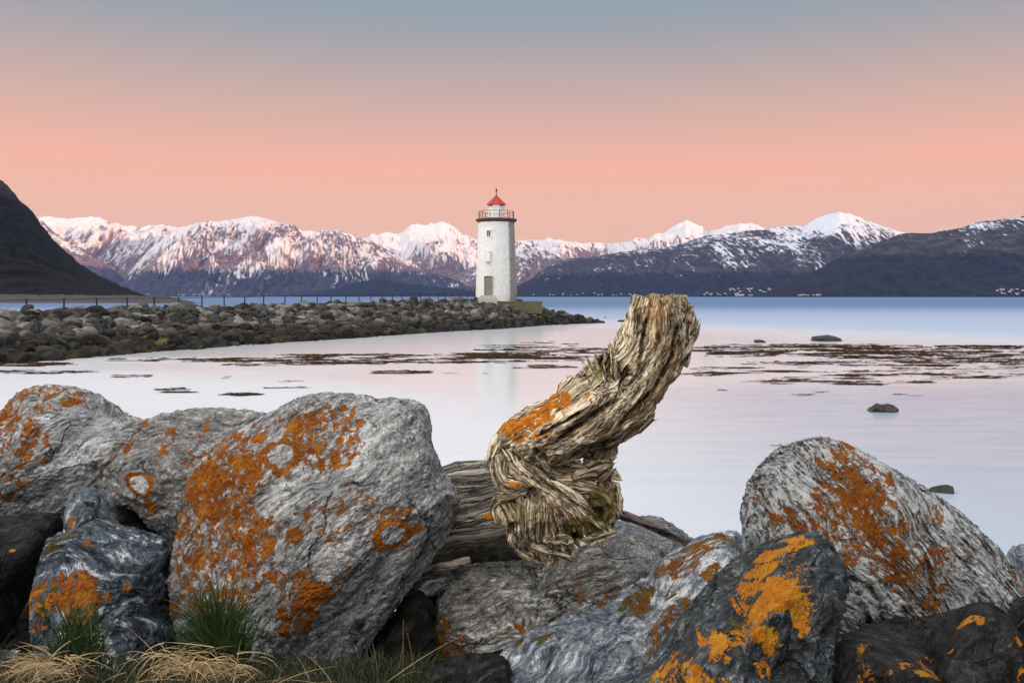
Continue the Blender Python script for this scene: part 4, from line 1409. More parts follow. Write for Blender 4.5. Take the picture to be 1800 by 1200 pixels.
    boulder('boulder', 'bright blue grey stone peeping through the gap beside the largest boulder',
            [(728, 1025), (742, 1008), (765, 999), (790, 1002), (796, 1018), (778, 1040), (748, 1050), (730, 1045)], 4.0, .10, .15, g_ridge, seed=8, nth=100, nph=60, e1=3, e2=3, pale=[(760, 1020, 40, 30, 0, .7)])
    boulder('boulder', 'black ledge stone at the bottom centre below the long slab',
            [(740, 1210), (770, 1165), (830, 1150), (880, 1150), (900, 1180), (890, 1260), (800, 1290), (740, 1260)], 3.25, .2, .3, g_black, seed=9, nth=140, nph=90, e1=3.2, e2=3, mid=.02)
    boulder('boulder', 'filler stone, coloured black for the shade of the gap under the grey log', [(690, 1060), (700, 990), (760, 950), (860, 940), (930, 960), (950, 1040), (880, 1120), (760, 1130)], 4.7, .2, .3, g_gap_shade, seed=62, nth=90, nph=60)
    boulder('boulder', 'filler stone, coloured as the black shadow between the left edge rocks', [(-90, 1100), (-20, 1060), (40, 1020), (100, 1030), (130, 1100), (110, 1190), (20, 1230), (-80, 1200)], 4.1, .2, .3, g_gap_shade, seed=64, nth=90, nph=60)
    boulder('boulder', 'filler stone, blackened as shade, deep in the gap left of the largest boulder', [(210, 1120), (230, 1020), (280, 960), (350, 960), (370, 1060), (340, 1150), (260, 1160)], 4.5, .2, .3, g_gap_shade, seed=63, nth=90, nph=60)
    boulder('boulder', 'shadowed brown stone behind the left blocky rock',
            [(180, 930), (200, 890), (260, 905), (310, 940), (310, 1000), (200, 990)], 4.05, .12, .3, g_black, seed=10, nth=90, nph=60)
    # back shoulder and slab under the stump
    boulder('boulder', 'finely speckled blue grey rock behind the slab, under the thin dead branch',
            [(1010, 985), (1050, 935), (1085, 915), (1128, 905), (1160, 908), (1190, 924), (1215, 943), (1262, 975), (1280, 1040), (1210, 1100), (1090, 1110), (1020, 1060)], 4.15, .32, .4, boulder_mat('granite_speckled', (0.055, 0.065, 0.08), (0.16, 0.175, 0.195), (0.34, 0.355, 0.37), rz(-12), 2.0, swirl=.3, fine=60, speck=1.2), seed=12, nth=220, nph=130, low=.05,
            moss=[(1085, 930, 16, 12, 0, .5)], rings=[(1080, 1000, 7, 1, 1, .5)])
    boulder('boulder', 'long grey brown slab carrying the driftwood stump, rusty at its left end',
            [(748, 1130), (758, 1080), (775, 1035), (805, 1000), (840, 985), (900, 982), (960, 975), (1020, 955), (1080, 955), (1130, 985), (1170, 1020), (1150, 1070), (1060, 1110), (960, 1130), (880, 1160), (840, 1190), (790, 1225), (755, 1205)],
            3.92, 0.30, 0.45, g_slab, cen=(930, 1070), seed=13, tilt=0.55, e1=3.2, e2=2.6, nth=360, nph=200, low=.05, mid=.012, band=(math.radians(12), 5.0, .010), cuts=((-.75, -.6, -.1, .36), (0, -.85, -.5, .33)),
            lichen=[(800, 1110, 28, 55, 10, .75), (905, 1055, 34, 10, 8, .5), (1015, 1055, 30, 9, 5, .5), (1060, 1030, 12, 40, 0, .55), (1015, 1000, 7, 24, 0, .6), (960, 1075, 50, 14, 0, .4), (835, 1120, 30, 18, 0, .5)],
            moss=[(765, 1110, 30, 80, 0, .75), (830, 1130, 50, 30, 0, .5), (960, 1085, 90, 22, 12, .72), (1040, 1065, 60, 20, 20, .6), (860, 985, 60, 12, 0, .45)], nthalli=140, tsize=(4, 10), fill=.62,
            pale=[(960, 1045, 150, 12, 8, 1.3), (900, 1065, 60, 10, 14, 1.2), (900, 995, 60, 12, 0, .6)])
    boulder('boulder', 'blue white streaked ridge of rock with yellow green lichen in the bottom centre',
            [(850, 1195), (858, 1165), (885, 1132), (935, 1100), (1000, 1072), (1060, 1046), (1110, 1012), (1160, 976), (1205, 950), (1245, 934), (1275, 928), (1300, 935), (1318, 958), (1330, 1010), (1320, 1090), (1280, 1200), (1180, 1290), (1000, 1310), (880, 1270)],
            3.55, 0.28, 0.4, g_ridge, cen=(1130, 1130), seed=14, tilt=0.6, e1=2.8, e2=2.5, nth=420, nph=230, low=.05, band=(math.radians(32), 3.5, .008), cuts=((-.3, -.85, .45, .34),),
            lichen=[(1260, 945, 55, 12, -5, .7), (1240, 965, 22, 20, 0, .6), (1180, 1080, 28, 45, 30, .7), (1150, 1110, 35, 30, 20, .55), (1290, 955, 20, 22, 0, .8), (1240, 1010, 12, 12, 0, .6), (1130, 1170, 40, 30, 0, .55), (1130, 1000, 60, 14, 38, .6), (870, 1185, 12, 14, 0, .5)],
            rings=[(1235, 1016, 9, 1, .8, .8), (1232, 975, 13, .5, .8, .85)],
            moss=[(1130, 1000, 110, 12, 32, .75), (1220, 950, 60, 12, 15, .7), (900, 1130, 60, 9, 32, .75), (1010, 1165, 35, 16, 0, .55), (1090, 1180, 36, 26, 0, .6), (1195, 1015, 12, 9, 0, .7), (1235, 1060, 22, 18, 0, .7), (1125, 1085, 9, 14, 0, .5), (930, 1200, 90, 10, 0, .7), (1290, 1000, 20, 40, -30, .6)],
            pale=[(1220, 1000, 70, 45, 35, 1.5), (1290, 950, 30, 20, 0, .8), (1100, 1060, 80, 20, 30, .9), (960, 1130, 90, 30, 25, .5)], nthalli=240, tsize=(4, 12), fill=.62)
    boulder('boulder', 'dark rock with the brightest orange lichen crust, front right of centre',
            [(1090, 1230), (1130, 1170), (1175, 1110), (1215, 1060), (1255, 1015), (1295, 982), (1335, 955), (1380, 938), (1418, 930), (1452, 944), (1478, 972), (1494, 1015), (1492, 1060), (1480, 1095), (1468, 1150), (1460, 1230), (1400, 1320), (1250, 1340), (1130, 1310)],
            2.95, 0.30, 0.38, g_dark, cen=(1310, 1130), seed=15, tilt=0.42, e1=2.8, e2=2.5, nth=420, nph=240, low=.06, mid=.016, cuts=((-.62, -.70, .35, .27), (.35, -.9, .1, .30), (.8, -.5, .2, .29)),
            lichen=[(1335, 1010, 55, 36, 25, 1.15), (1375, 1040, 16, 30, 0, 1.0), (1280, 1060, 50, 22, 25, 1.0), (1225, 1095, 42, 26, 20, .8), (1320, 1080, 30, 22, -40, .6), (1390, 985, 16, 24, -40, .8), (1410, 943, 45, 10, -18, .9), (1350, 955, 50, 12, 12, .75), (1300, 990, 40, 12, 40, .6), (1170, 1165, 60, 32, 20, .8), (1215, 1170, 35, 30, 0, .7), (1300, 1120, 20, 16, 0, .6), (1270, 1035, 60, 10, 35, .8), (1395, 960, 10, 20, 20, .5)],
            rings=[(1307, 1129, 13, .5, 1.05, .9), (1313, 1171, 8, 1, 1.2, .85), (1203, 1138, 11, 1, 1.2, .7), (1340, 1015, 34, 1, 1.1, 1.0), (1365, 1050, 16, 1, .8, .9)],
            moss=[(1250, 1040, 70, 12, 38, .6), (1150, 1170, 50, 20, 30, .5)], nthalli=150, tsize=(5, 14), fill=.75, pale=[(1310, 1045, 30, 12, 0, 1.8), (1240, 1145, 60, 20, 0, 1.0), (1285, 1165, 5, 5, 0, 3)])
    boulder('boulder', 'tall humped boulder on the right, grooved stone with rust orange lichen down its face',
            [(1300, 930), (1302, 880), (1314, 845), (1338, 810), (1368, 785), (1402, 771), (1438, 765), (1478, 770), (1520, 790), (1560, 815), (1620, 850), (1680, 890), (1722, 926), (1762, 962), (1790, 1000), (1812, 1040), (1830, 1090), (1815, 1140), (1740, 1170), (1600, 1180), (1470, 1150), (1360, 1060), (1318, 985)],
            3.95, 0.52, 0.6, g_groove, cen=(1550, 980), seed=16, tilt=0.32, nth=480, nph=280, e1=2.6, e2=2.5, low=.035, mid=.012, band=(math.radians(-58), 4.5, .011),
            cuts=((-.45, -.85, .15, .55), (.35, -.75, .55, .50)),
            lichen=[(1420, 850, 75, 60, 60, .95), (1470, 820, 50, 45, 0, .75), (1465, 910, 70, 60, -45, .85), (1520, 970, 60, 45, -40, .7), (1340, 890, 26, 45, 80, .5), (1420, 790, 50, 16, 10, .7), (1500, 815, 40, 14, -10, .7), (1570, 940, 55, 20, -5, .45), (1530, 1030, 22, 28, 0, .5), (1745, 1010, 12, 26, 0, .8), (1598, 878, 6, 14, 0, .8), (1560, 885, 30, 8, 0, .35), (1700, 965, 8, 10, 0, .6), (1385, 940, 60, 25, 0, .5)],
            moss=[(1340, 910, 40, 50, 0, .45), (1600, 935, 60, 20, -20, .25), (1520, 1080, 30, 40, 0, .5), (1640, 1080, 60, 12, 0, .4)],
            pale=[(1530, 830, 60, 30, -35, 1.5), (1600, 880, 70, 20, -35, 1.2), (1450, 780, 60, 14, 0, 1.2), (1620, 1000, 90, 60, -50, .6), (1350, 830, 40, 20, 50, 1.0)], nthalli=420, tsize=(4, 12), fill=.62)
    boulder('boulder', 'dark flat topped rock in the bottom right corner with small orange lichen patches',
            [(1452, 1210), (1462, 1150), (1478, 1118), (1510, 1104), (1560, 1098), (1620, 1086), (1680, 1068), (1722, 1054), (1756, 1064), (1784, 1095), (1800, 1130), (1850, 1200), (1830, 1300), (1650, 1340), (1490, 1310)],
            2.85, 0.30, 0.34, g_black, seed=17, tilt=0.45, e1=3.2, e2=2.8, nth=360, nph=200, low=.03, mid=.014, cuts=((0, -.75, .66, .24),),
            lichen=[(1550, 1130, 14, 22, 20, .9), (1560, 1142, 14, 8, 0, .9), (1530, 1138, 6, 7, 0, .9), (1510, 1158, 8, 5, 0, .8), (1475, 1180, 12, 24, 0, .8), (1468, 1140, 5, 28, -15, .9), (1702, 1072, 13, 8, 0, .9), (1708, 1083, 9, 5, 0, .9), (1646, 1096, 7, 3, 0, .9), (1595, 1095, 14, 4, 15, .8), (1500, 1105, 12, 4, 20, .8), (1768, 1112, 6, 10, 30, .9), (1735, 1190, 14, 8, 0, .6)],
            rings=[(1747, 1158, 12, .4, .75, 1.0)], nthalli=60, tsize=(3, 7), fill=.6, pale=[(1640, 1120, 60, 4, 22, 1.3)])
    boulder('boulder', 'small pale blue stone at the right edge behind the humped boulder',
            [(1768, 985), (1775, 962), (1792, 956), (1830, 958), (1870, 970), (1890, 1040), (1870, 1120), (1800, 1110), (1775, 1050)], 4.6, .25, .3, g_ridge, seed=18, nth=110, nph=70, pale=[(1800, 990, 40, 40, 0, .6)])
    boulder('boulder', 'dark stone at the right edge under dry twigs',
            [(1740, 1130), (1760, 1080), (1790, 1050), (1850, 1050), (1880, 1120), (1860, 1200), (1780, 1200)], 3.3, .2, .3, g_black, seed=19, nth=110, nph=70)


build_boulders()


# ------------------------------------------------------------------ driftwood
def wood_mat(name, dark, mid, light, warm=(0.30, 0.16, 0.06), mossc=(0.15, 0.125, 0.02), lich=((0.35, 0.10, 0.008), (0.62, 0.22, 0.015)), across=26.0, along=1.4):
    t = NT(name)
    g = t.attr('grain', 'Vector')
    ob = t.coord()
    w = t.noise(ob, 6.0, 3, .5, out='Color')
    gw = t.vmath('ADD', g, t.vmath('SCALE', t.vmath('SUBTRACT', w, (.5, .5, .5)), s=0.035))
    gv = t.mapping(gw, (across, across, along))
    n1 = t.noise(gv, 1.0, 6, 0.65)
    n2 = t.noise(t.mapping(gw, (across * 4, across * 4, along * 3)), 1.0, 5, 0.7)
    n3 = t.noise(ob, 7.0, 4, 0.6)
    n4 = t.noise(ob, 60.0, 4, 0.7)
    v = t.math('ADD', t.math('MULTIPLY', n1, .5), t.math('ADD', t.math('MULTIPLY', n2, .38), t.math('MULTIPLY', n3, .12)))
    col = t.ramp(v, [(.43, dark), (.485, mid), (.53, light), (.59, tuple(min(1, k * 1.35) for k in light))])
    crack = t.math('ABSOLUTE', t.math('SUBTRACT', t.noise(t.mapping(gw, (across * 1.1, across * 1.1, along * .7)), 1.0, 4, 0.6), 0.5))
    cf = t.step(crack, 0.030, 0.006)
    col = t.mix(t.math('MULTIPLY', cf, .9), col, tuple(k * .22 for k in dark))
    col = t.mix(t.math('MULTIPLY', t.attr('warm'), 0.75), col, t.mix(n2, tuple(k * .45 for k in warm), tuple(min(1, k * 2.0) for k in warm)))
    mo = t.math('ADD', t.attr('moss'), t.math('ADD', t.math('MULTIPLY', t.math('SUBTRACT', n3, .5), 1.2), t.math('MULTIPLY', t.math('SUBTRACT', n4, .5), 0.9)))
    col = t.mix(t.math('MULTIPLY', t.step(mo, .35, .7), .75), col, t.mix(n2, tuple(k * .3 for k in mossc), tuple(k * 1.8 for k in mossc)))
    li = t.math('ADD', t.attr('lichen'), t.math('ADD', t.math('MULTIPLY', t.math('SUBTRACT', n3, .5), .7), t.math('MULTIPLY', t.math('SUBTRACT', n4, .5), 0.9)))
    lf = t.step(li, .47, .56)
    col = t.mix(lf, col, t.mix(t.step(n4, .35, .65), *lich))
    h = t.math('ADD', t.math('MULTIPLY', n1, 1.0), t.math('SUBTRACT', t.math('MULTIPLY', n2, .5), t.math('MULTIPLY', cf, .5)))
    return t.done(col, 0.85, t.bump(h, 1.0, 0.010), spec=0.2)


def px_blobs(V, d0, blobs):
    px = 900 + V[:, 0] / V[:, 1] * F
    py = HZ - (V[:, 2] - EYE) / V[:, 1] * F
    o = np.zeros(len(V))
    for bx, by, rx, ry, ro, s in blobs:
        c_, s_ = math.cos(math.radians(ro)), math.sin(math.radians(ro))
        dx, dy = px - bx, -(py - by)
        q = ((dx * c_ + dy * s_) / rx) ** 2 + ((-dx * s_ + dy * c_) / ry) ** 2
        o = np.maximum(o, s * np.clip(1.3 - q, 0, 1))
    return o


def build_stump():
    D0 = 3.60
    S = D0 / F
    R = np.random.default_rng(77)
    strands = []     # (points, radii)
    guides = []      # core line, frame a, frame b, twist
    owner = []

    def w(px, py, dy=0.0):
        return pt(px, py, D0 + dy)

    def frame(P):
        tan = np.gradient(P, axis=0); tan /= np.linalg.norm(tan, axis=1)[:, None]
        up = np.array([0, -1.0, 0.1]); A = []; B = []
        for k in range(len(P)):
            a = np.cross(tan[k], up); a /= np.linalg.norm(a); up = np.cross(a, tan[k]); A.append(a); B.append(up.copy())
        return np.array(A), np.array(B)

    def strand(ctrl, n=7, own=None):
        """ctrl: (px, py, dy, radius_px)"""
        c = catmull(np.array(ctrl, float), n, closed=False)
        P = np.array([w(a, b, dy) for a, b, dy, r in c])
        strands.append((P, np.maximum(c[:, 3], 1.0) * S))
        if own is None:
            A_, B_ = frame(P); guides.append((P, A_, B_, 0.0)); owner.append(len(guides) - 1)
        else:
            owner.append(own)

    def bundle(ctrl, count, rs, spread=0.72, skip=0, twist=1.2, jit=0.12, seed=0, ends=0.05):
        """many strands wound round a core line: the fibrous body of the trunk"""
        Rr = np.random.default_rng(seed)
        c = catmull(np.array(ctrl, float), 8, closed=False)
        P = np.array([w(a, b, dy) for a, b, dy, r in c])
        rad = c[:, 3] * S
        strands.append((P, rad * 0.80))
        A, B = frame(P)
        if skip: strands[-1] = (P[skip:], rad[skip:] * .8)
        guides.append((P, A, B, twist)); gid = len(guides) - 1; owner.append(gid)
        t_ = np.linspace(0, 1, len(P))
        for k in range(count):
            th = 2 * math.pi * (k + Rr.uniform(-.3, .3)) / count + twist * t_ + jit * 2 * np.sin(t_ * Rr.uniform(2, 7) + Rr.uniform(0, 6))
            rr = rad * (spread + jit * np.sin(t_ * Rr.uniform(3, 9) + Rr.uniform(0, 6)))
            Q = P + rr[:, None] * (np.cos(th)[:, None] * A + np.sin(th)[:, None] * B)
            i0 = skip + int(Rr.uniform(0, ends * 3) * len(P)); i1 = len(P) - int(Rr.uniform(0, ends * 3) * len(P))
            if i1 - i0 > 4:
                sr = rad * rs * Rr.uniform(.7, 1.3)
                strands.append((Q[i0:i1], sr[i0:i1])); owner.append(gid)
    # trunk: from the sawn top down to the elbow on the left
    bundle([(1166, 500, .01, 20), (1162, 540, .01, 40), (1158, 575, .01, 46), (1150, 615, 0, 54), (1118, 660, -.01, 55), (1078, 703, -.02, 55), (1030, 740, -.03, 52), (985, 765, -.03, 48), (935, 783, -.02, 42), (905, 795, 0, 34)],
           13, 0.36, spread=.72, skip=10, twist=0.45, seed=3, jit=.05)
    # sawn and broken top block
    strand([(1136, 520, -.02, 24), (1132, 560, -.03, 28), (1126, 600, -.04, 26), (1116, 650, -.03, 16)], own=0)
    strand([(1160, 521, -.03, 27), (1156, 560, -.05, 34), (1150, 610, -.05, 30), (1140, 660, -.03, 20)], own=0)
    strand([(1181, 522, .0, 17), (1182, 560, -.01, 26), (1184, 600, -.01, 24), (1170, 660, -.01, 18)], own=0)
    strand([(1150, 523, .05, 34), (1150, 580, .05, 44), (1148, 640, .04, 40)], own=0)
    strand([(1118, 530, .01, 8), (1113, 562, .0, 14), (1104, 590, .0, 17), (1094, 625, -.01, 20), (1080, 655, -.02, 18)], own=0)
    # right hand flank with split ends
    strand([(1209, 534, .0, 8), (1204, 560, .0, 16), (1196, 600, .0, 16), (1172, 655, .0, 14), (1140, 705, .0, 12), (1105, 745, 0, 9)], own=0)
    strand([(1229, 566, .0, 2), (1216, 583, .0, 8), (1200, 612, .0, 13), (1178, 650, .01, 14), (1152, 690, .0, 14), (1125, 730, 0, 11), (1090, 765, 0, 8)], own=0)
    strand([(1223, 588, -.03, 2), (1208, 606, -.03, 7), (1188, 640, -.04, 10), (1160, 685, -.05, 12), (1128, 728, -.05, 11), (1085, 762, -.06, 8)], own=0)
    strand([(1203, 521, .02, 3), (1210, 545, .02, 10), (1214, 565, .03, 10), (1205, 590, .03, 10)], own=0)
    strand([(1155, 722, .0, 1.5), (1138, 738, .0, 8), (1108, 756, .0, 11), (1068, 776, .0, 12)], own=0)
    strand([(1165, 600, -.10, 5), (1152, 640, -.12, 9), (1132, 680, -.13, 11), (1100, 725, -.13, 9)], own=0)
    strand([(1180, 590, -.08, 4), (1172, 630, -.10, 8), (1158, 670, -.11, 9), (1135, 705, -.11, 8), (1110, 735, -.1, 6)], own=0)
    strand([(1122, 600, -.08, 4), (1118, 640, -.11, 10), (1100, 672, -.13, 13), (1078, 700, -.13, 8)], own=0)
    # spiny broken stubs on the left shoulder
    for (x, y, tx, ty, r, dy) in ((1085, 640, 1084, 585, 9, .01), (1072, 650, 1060, 614, 10, .02), (1098, 640, 1093, 600, 11, -.02), (1058, 665, 1046, 622, 12, .0), (1045, 672, 1022, 632, 12, .02), (1078, 660, 1072, 604, 8, -.04),
                                  (1062, 668, 1066, 625, 9, -.06), (1035, 690, 1015, 655, 13, 0), (1104, 620, 1100, 588, 10, .0), (1088, 655, 1089, 625, 9, -.08), (1052, 680, 1036, 640, 8, -.07), (1075, 675, 1078, 640, 7, -.10)):
        strand([(x, y, dy, r), ((x + tx) / 2 + R.uniform(-3, 3), (y + ty) / 2, dy, r * .75), (tx, ty, dy, 1.5)], 4)
    # upper edge ridge carrying lichen
    strand([(1098, 606, .02, 16), (1064, 646, .02, 24), (1030, 680, .01, 27), (992, 712, 0, 25), (950, 737, 0, 19)], own=0)
    strand([(1010, 668, .02, 12), (990, 695, .0, 15), (962, 715, 0, 14), (930, 725, 0, 13), (905, 748, .0, 14), (882, 765, .0, 14)], own=0)
    strand([(1040, 655, 0, 12), (1020, 685, -.02, 18), (990, 715, -.04, 18), (955, 738, -.05, 16), (915, 755, -.04, 16), (885, 775, -.03, 14)], own=0)
    # long smooth flank swooping down to the left
    strand([(1098, 668, -.10, 9), (1060, 700, -.15, 19), (1010, 735, -.16, 23), (965, 765, -.15, 20), (925, 790, -.12, 15)], own=0)
    strand([(1122, 690, -.10, 8), (1085, 725, -.15, 21), (1035, 760, -.16, 24), (985, 785, -.14, 18), (950, 805, -.12, 10)], own=0)
    strand([(1145, 640, -.12, 6), (1125, 690, -.14, 14), (1098, 735, -.14, 18), (1060, 768, -.12, 16), (1020, 790, -.10, 8)], own=0)
    # elbow and root mass
    bundle([(915, 768, .02, 30), (888, 792, .0, 30), (888, 830, 0, 27), (905, 862, 0, 28), (925, 900, 0, 34), (938, 935, .0, 26)], 10, .36, spread=.6, twist=-.45, seed=6)
    bundle([(900, 795, -.06, 18), (925, 828, -.10, 20), (965, 855, -.12, 24), (1005, 885, -.12, 26), (1035, 920, -.08, 20), (1052, 945, -.05, 9)], 9, .38, spread=.6, twist=.35, seed=8)
    bundle([(925, 820, .0, 20), (970, 836, -.03, 26), (1020, 845, -.02, 28), (1060, 862, .0, 26), (1066, 895, .02, 22), (1045, 930, .02, 14)], 9, .36, spread=.6, twist=.6, seed=10)
    strand([(985, 880, .05, 62), (985, 905, .05, 58), (975, 935, .04, 36)], 4)
    strand([(1040, 850, .03, 34), (1058, 880, .03, 30), (1050, 915, .03, 24)], 4)
    # left knob
    strand([(880, 868, -.02, 8), (892, 885, -.05, 22), (905, 905, -.06, 25), (915, 925, -.05, 18)])
    strand([(925, 855, -.14, 7), (905, 868, -.12, 12), (885, 875, -.08, 12), (876, 890, -.04, 12), (884, 912, -.03, 14)])
    strand([(876, 800, -.04, 13), (880, 835, -.08, 14), (905, 856, -.12, 13), (950, 862, -.15, 10)])
    # hanging fibres
    for k in range(9):
        x0 = 915 + k * 9 + R.uniform(-3, 3)
        strand([(x0, 868 + R.uniform(-6, 10), -.13, 5), (x0 + R.uniform(-3, 3), 905, -.14, 8), (x0 + R.uniform(-4, 4) + k * 1.2, 945, -.11, 7), (x0 + 6 + k * 2.2, 968 + R.uniform(-6, 8), -.07, 2)])
    for k in range(7):
        x0 = 985 + k * 11
        strand([(x0 - 40, 862 + k * 4, -.16, 4), (x0 - 12, 880 + k * 5, -.17, 7), (x0 + 8, 912 + k * 3, -.14, 6), (x0 + 14, 940 + R.uniform(-5, 5), -.10, 1.5)])
    # spurs on the right side of the root
    strand([(1040, 805, 0, 18), (1065, 797, 0, 15), (1078, 792, .0, 8), (1085, 783, .0, 1.5)])
    strand([(1030, 815, .0, 14), (1060, 808, -.03, 12), (1082, 802, -.02, 4)])
    strand([(1045, 835, .02, 18), (1072, 828, .02, 12), (1092, 842, .02, 2)])
    strand([(1010, 838, -.1, 8), (1045, 826, -.08, 10), (1068, 818, -.03, 9), (1075, 812, 0, 3)])
    strand([(940, 790, -.12, 9), (958, 812, -.14, 10), (968, 835, -.13, 5)])
    strand([(1075, 850, .0, 14), (1083, 880, .0, 14), (1078, 912, 0, 10), (1062, 935, 0, 4)])
    # splinters at the foot
    strand([(1015, 952, -.12, 4), (1045, 945, -.14, 7), (1075, 938, -.14, 5), (1080, 936, -.14, 3)])
    strand([(955, 950, -.14, 3), (985, 948, -.16, 5), (1010, 952, -.14, 2)])
    strand([(930, 945, -.08, 10), (955, 962, -.08, 10), (990, 972, -.06, 8), (1010, 982, -.04, 2)])
    strand([(905, 930, 0, 16), (912, 955, 0, 15), (935, 975, 0, 10), (950, 985, .0, 6)])
    strand([(960, 930, 0, 34), (965, 955, 0, 26), (962, 985, .02, 14)], 4)
    strand([(1000, 930, .0, 24), (1020, 950, .0, 12), (1030, 962, .0, 3)], 4)

    VV, FF = [], []
    n = 0
    for P, r in strands:
        v, f, _, _ = tube_arrays(P, r, 10)
        VV.append(v); FF += [tuple(i + n for i in q) for q in f]; n += len(v)
    tmp = mesh_obj('tmp_wood', np.concatenate(VV), FF)
    md = tmp.modifiers.new('r', 'REMESH'); md.mode = 'VOXEL'; md.voxel_size = 0.0045; md.adaptivity = 0
    sm = tmp.modifiers.new('s', 'SMOOTH'); sm.factor = 0.5; sm.iterations = 14
    dg = bpy.context.evaluated_depsgraph_get()
    me = bpy.data.meshes.new_from_object(tmp.evaluated_get(dg))
    V = np.empty(len(me.vertices) * 3); me.vertices.foreach_get('co', V); V = V.reshape(-1, 3)
    N = np.empty(len(me.vertices) * 3); me.vertices.foreach_get('normal', N); N = N.reshape(-1, 3)
    nf = len(me.polygons)
    lt = np.empty(nf, np.int32); me.polygons.foreach_get('loop_total', lt)
    lv = np.empty(len(me.loops), np.int32); me.loops.foreach_get('vertex_index', lv)
    assert (lt == 4).all()
    faces = lv.reshape(-1, 4)
    bpy.data.objects.remove(tmp)
    print('stump verts', len(V))
    # nearest strand gives the run of the grain
    best = np.full(len(V), 1e9); ss = np.zeros(len(V)); ax = np.zeros((len(V), 3)); rel = np.zeros((len(V), 3)); sid = np.zeros(len(V))
    for k, (P, r) in enumerate(strands):
        seg = np.diff(P, axis=0); L = np.linalg.norm(seg, axis=1); cum = np.concatenate([[0], np.cumsum(L)])
        for j in range(len(seg)):
            a = P[j]; d = seg[j] / L[j]
            q = V - a
            t_ = np.clip(q @ d, 0, L[j])
            vec = q - t_[:, None] * d
            dist = np.linalg.norm(vec, axis=1) - (r[j] + (r[j + 1] - r[j]) * t_ / L[j])
            m = dist < best
            best[m] = dist[m]; ss[m] = cum[j] + t_[m]; ax[m] = d; rel[m] = vec[m]; sid[m] = k
    own = np.array(owner)[sid.astype(int)]
    g = np.zeros((len(V), 3))
    for q_, (P, A, B, tw) in enumerate(guides):
        m = np.nonzero(own == q_)[0]
        if not len(m): continue
        seg = np.diff(P, axis=0); L = np.linalg.norm(seg, axis=1); cum = np.concatenate([[0], np.cumsum(L)])
        bd = np.full(len(m), 1e9); sg = np.zeros(len(m)); fr_ = np.zeros(len(m)); ji = np.zeros(len(m), int)
        for j in range(len(seg)):
            a = P[j]; d = seg[j] / L[j]; q = V[m] - a
            t_ = np.clip(q @ d, 0, L[j]); dist = np.linalg.norm(q - t_[:, None] * d, axis=1)
            k_ = dist < bd
            bd[k_] = dist[k_]; sg[k_] = cum[j] + t_[k_]; ji[k_] = j; fr_[k_] = t_[k_] / L[j]
        Ai = A[ji] * (1 - fr_)[:, None] + A[ji + 1] * fr_[:, None]; Bi = B[ji] * (1 - fr_)[:, None] + B[ji + 1] * fr_[:, None]
        C = P[ji] * (1 - fr_)[:, None] + P[ji + 1] * fr_[:, None]
        r_ = V[m] - C
        ua = (r_ * Ai).sum(1); ub = (r_ * Bi).sum(1)
        an = -tw * sg / cum[-1]
        g[m] = np.stack([ua * np.cos(an) - ub * np.sin(an) + q_ * .61, ua * np.sin(an) + ub * np.cos(an), sg + q_ * .37], 1)
    gn = g * np.array([95, 95, 6.0])
    d1 = ridged(gn, 3, 5, .6) * 0.0035 - 0.008 * np.clip(ridged(g * np.array([34, 34, 2.2]), 2, 8) - .35, 0, 1) / .65
    gouge = ridged(g * np.array([13, 13, 1.1]) + 4.0, 2, 18)
    d1 = d1 - 0.030 * sstep(.55, .9, gouge)
    d2 = fbm(V * 12, 4, 9) * 0.016
    V = V + N * (d1 + d2)[:, None]
    cav = px_blobs(V, D0, [(1072, 648, 17, 26, 25, 1.0), (1098, 668, 8, 26, -15, .8), (1040, 792, 44, 11, 22, 1.0), (1000, 942, 22, 18, 0, .9), (938, 872, 9, 15, 30, .9), (1062, 845, 12, 16, 0, .7), (952, 800, 16, 6, -40, .7),
                          (1057, 721, 5, 5, 0, 1.0), (1130, 605, 5, 44, -8, 1.0), (1165, 660, 5, 50, -28, 1.1), (1120, 715, 5, 48, -45, .9), (1030, 738, 60, 5, 35, .9), (1185, 600, 4, 30, -12, .9), (985, 745, 44, 4, 30, .7), (925, 815, 30, 4, -40, .7), (1052, 905, 10, 14, 0, .7), (905, 925, 10, 8, 0, .5)])
    V[:, 1] += 0.085 * cav * np.clip(-N[:, 1] + .25, 0, 1)
    li = px_blobs(V, D0, [(985, 705, 26, 24, 50, 1.0), (950, 732, 48, 20, 35, 1.1), (900, 748, 36, 18, 20, 1.0), (925, 762, 46, 18, 10, .85), (965, 765, 26, 12, 20, .5), (895, 770, 24, 8, -30, .7), (1030, 695, 12, 7, 20, .7), (915, 790, 20, 6, -35, .5),
                          (905, 853, 16, 8, 10, .8), (1050, 645, 5, 5, 0, .6), (1000, 905, 14, 10, 0, .5), (1010, 750, 6, 5, 0, .6)]) * (0.7 + .6 * fbm(V * 25, 3, 12))
    mo = px_blobs(V, D0, [(1068, 650, 34, 26, 20, .7), (1060, 885, 34, 50, 0, .8), (1020, 925, 36, 30, 0, .75), (905, 905, 26, 30, 0, .6), (1050, 800, 34, 12, 0, .6), (1200, 570, 20, 50, 0, .3), (1000, 810, 60, 14, 20, .35), (1180, 640, 60, 60, 0, .15)])
    wa = px_blobs(V, D0, [(1150, 545, 34, 28, 0, 1.0), (1175, 530, 30, 12, 0, .9), (1165, 590, 28, 40, 10, .5), (1150, 700, 20, 70, -35, .55), (1180, 640, 12, 60, -25, .6), (1090, 740, 60, 14, 40, .35), (960, 900, 30, 40, 0, .30)]) * (0.65 + .6 * fbm(V * 18, 3, 14))
    # loose splinters lifting off along the grain, and the long split ends of the break
    SV, SF, SG = [], [], []
    n0 = len(V)
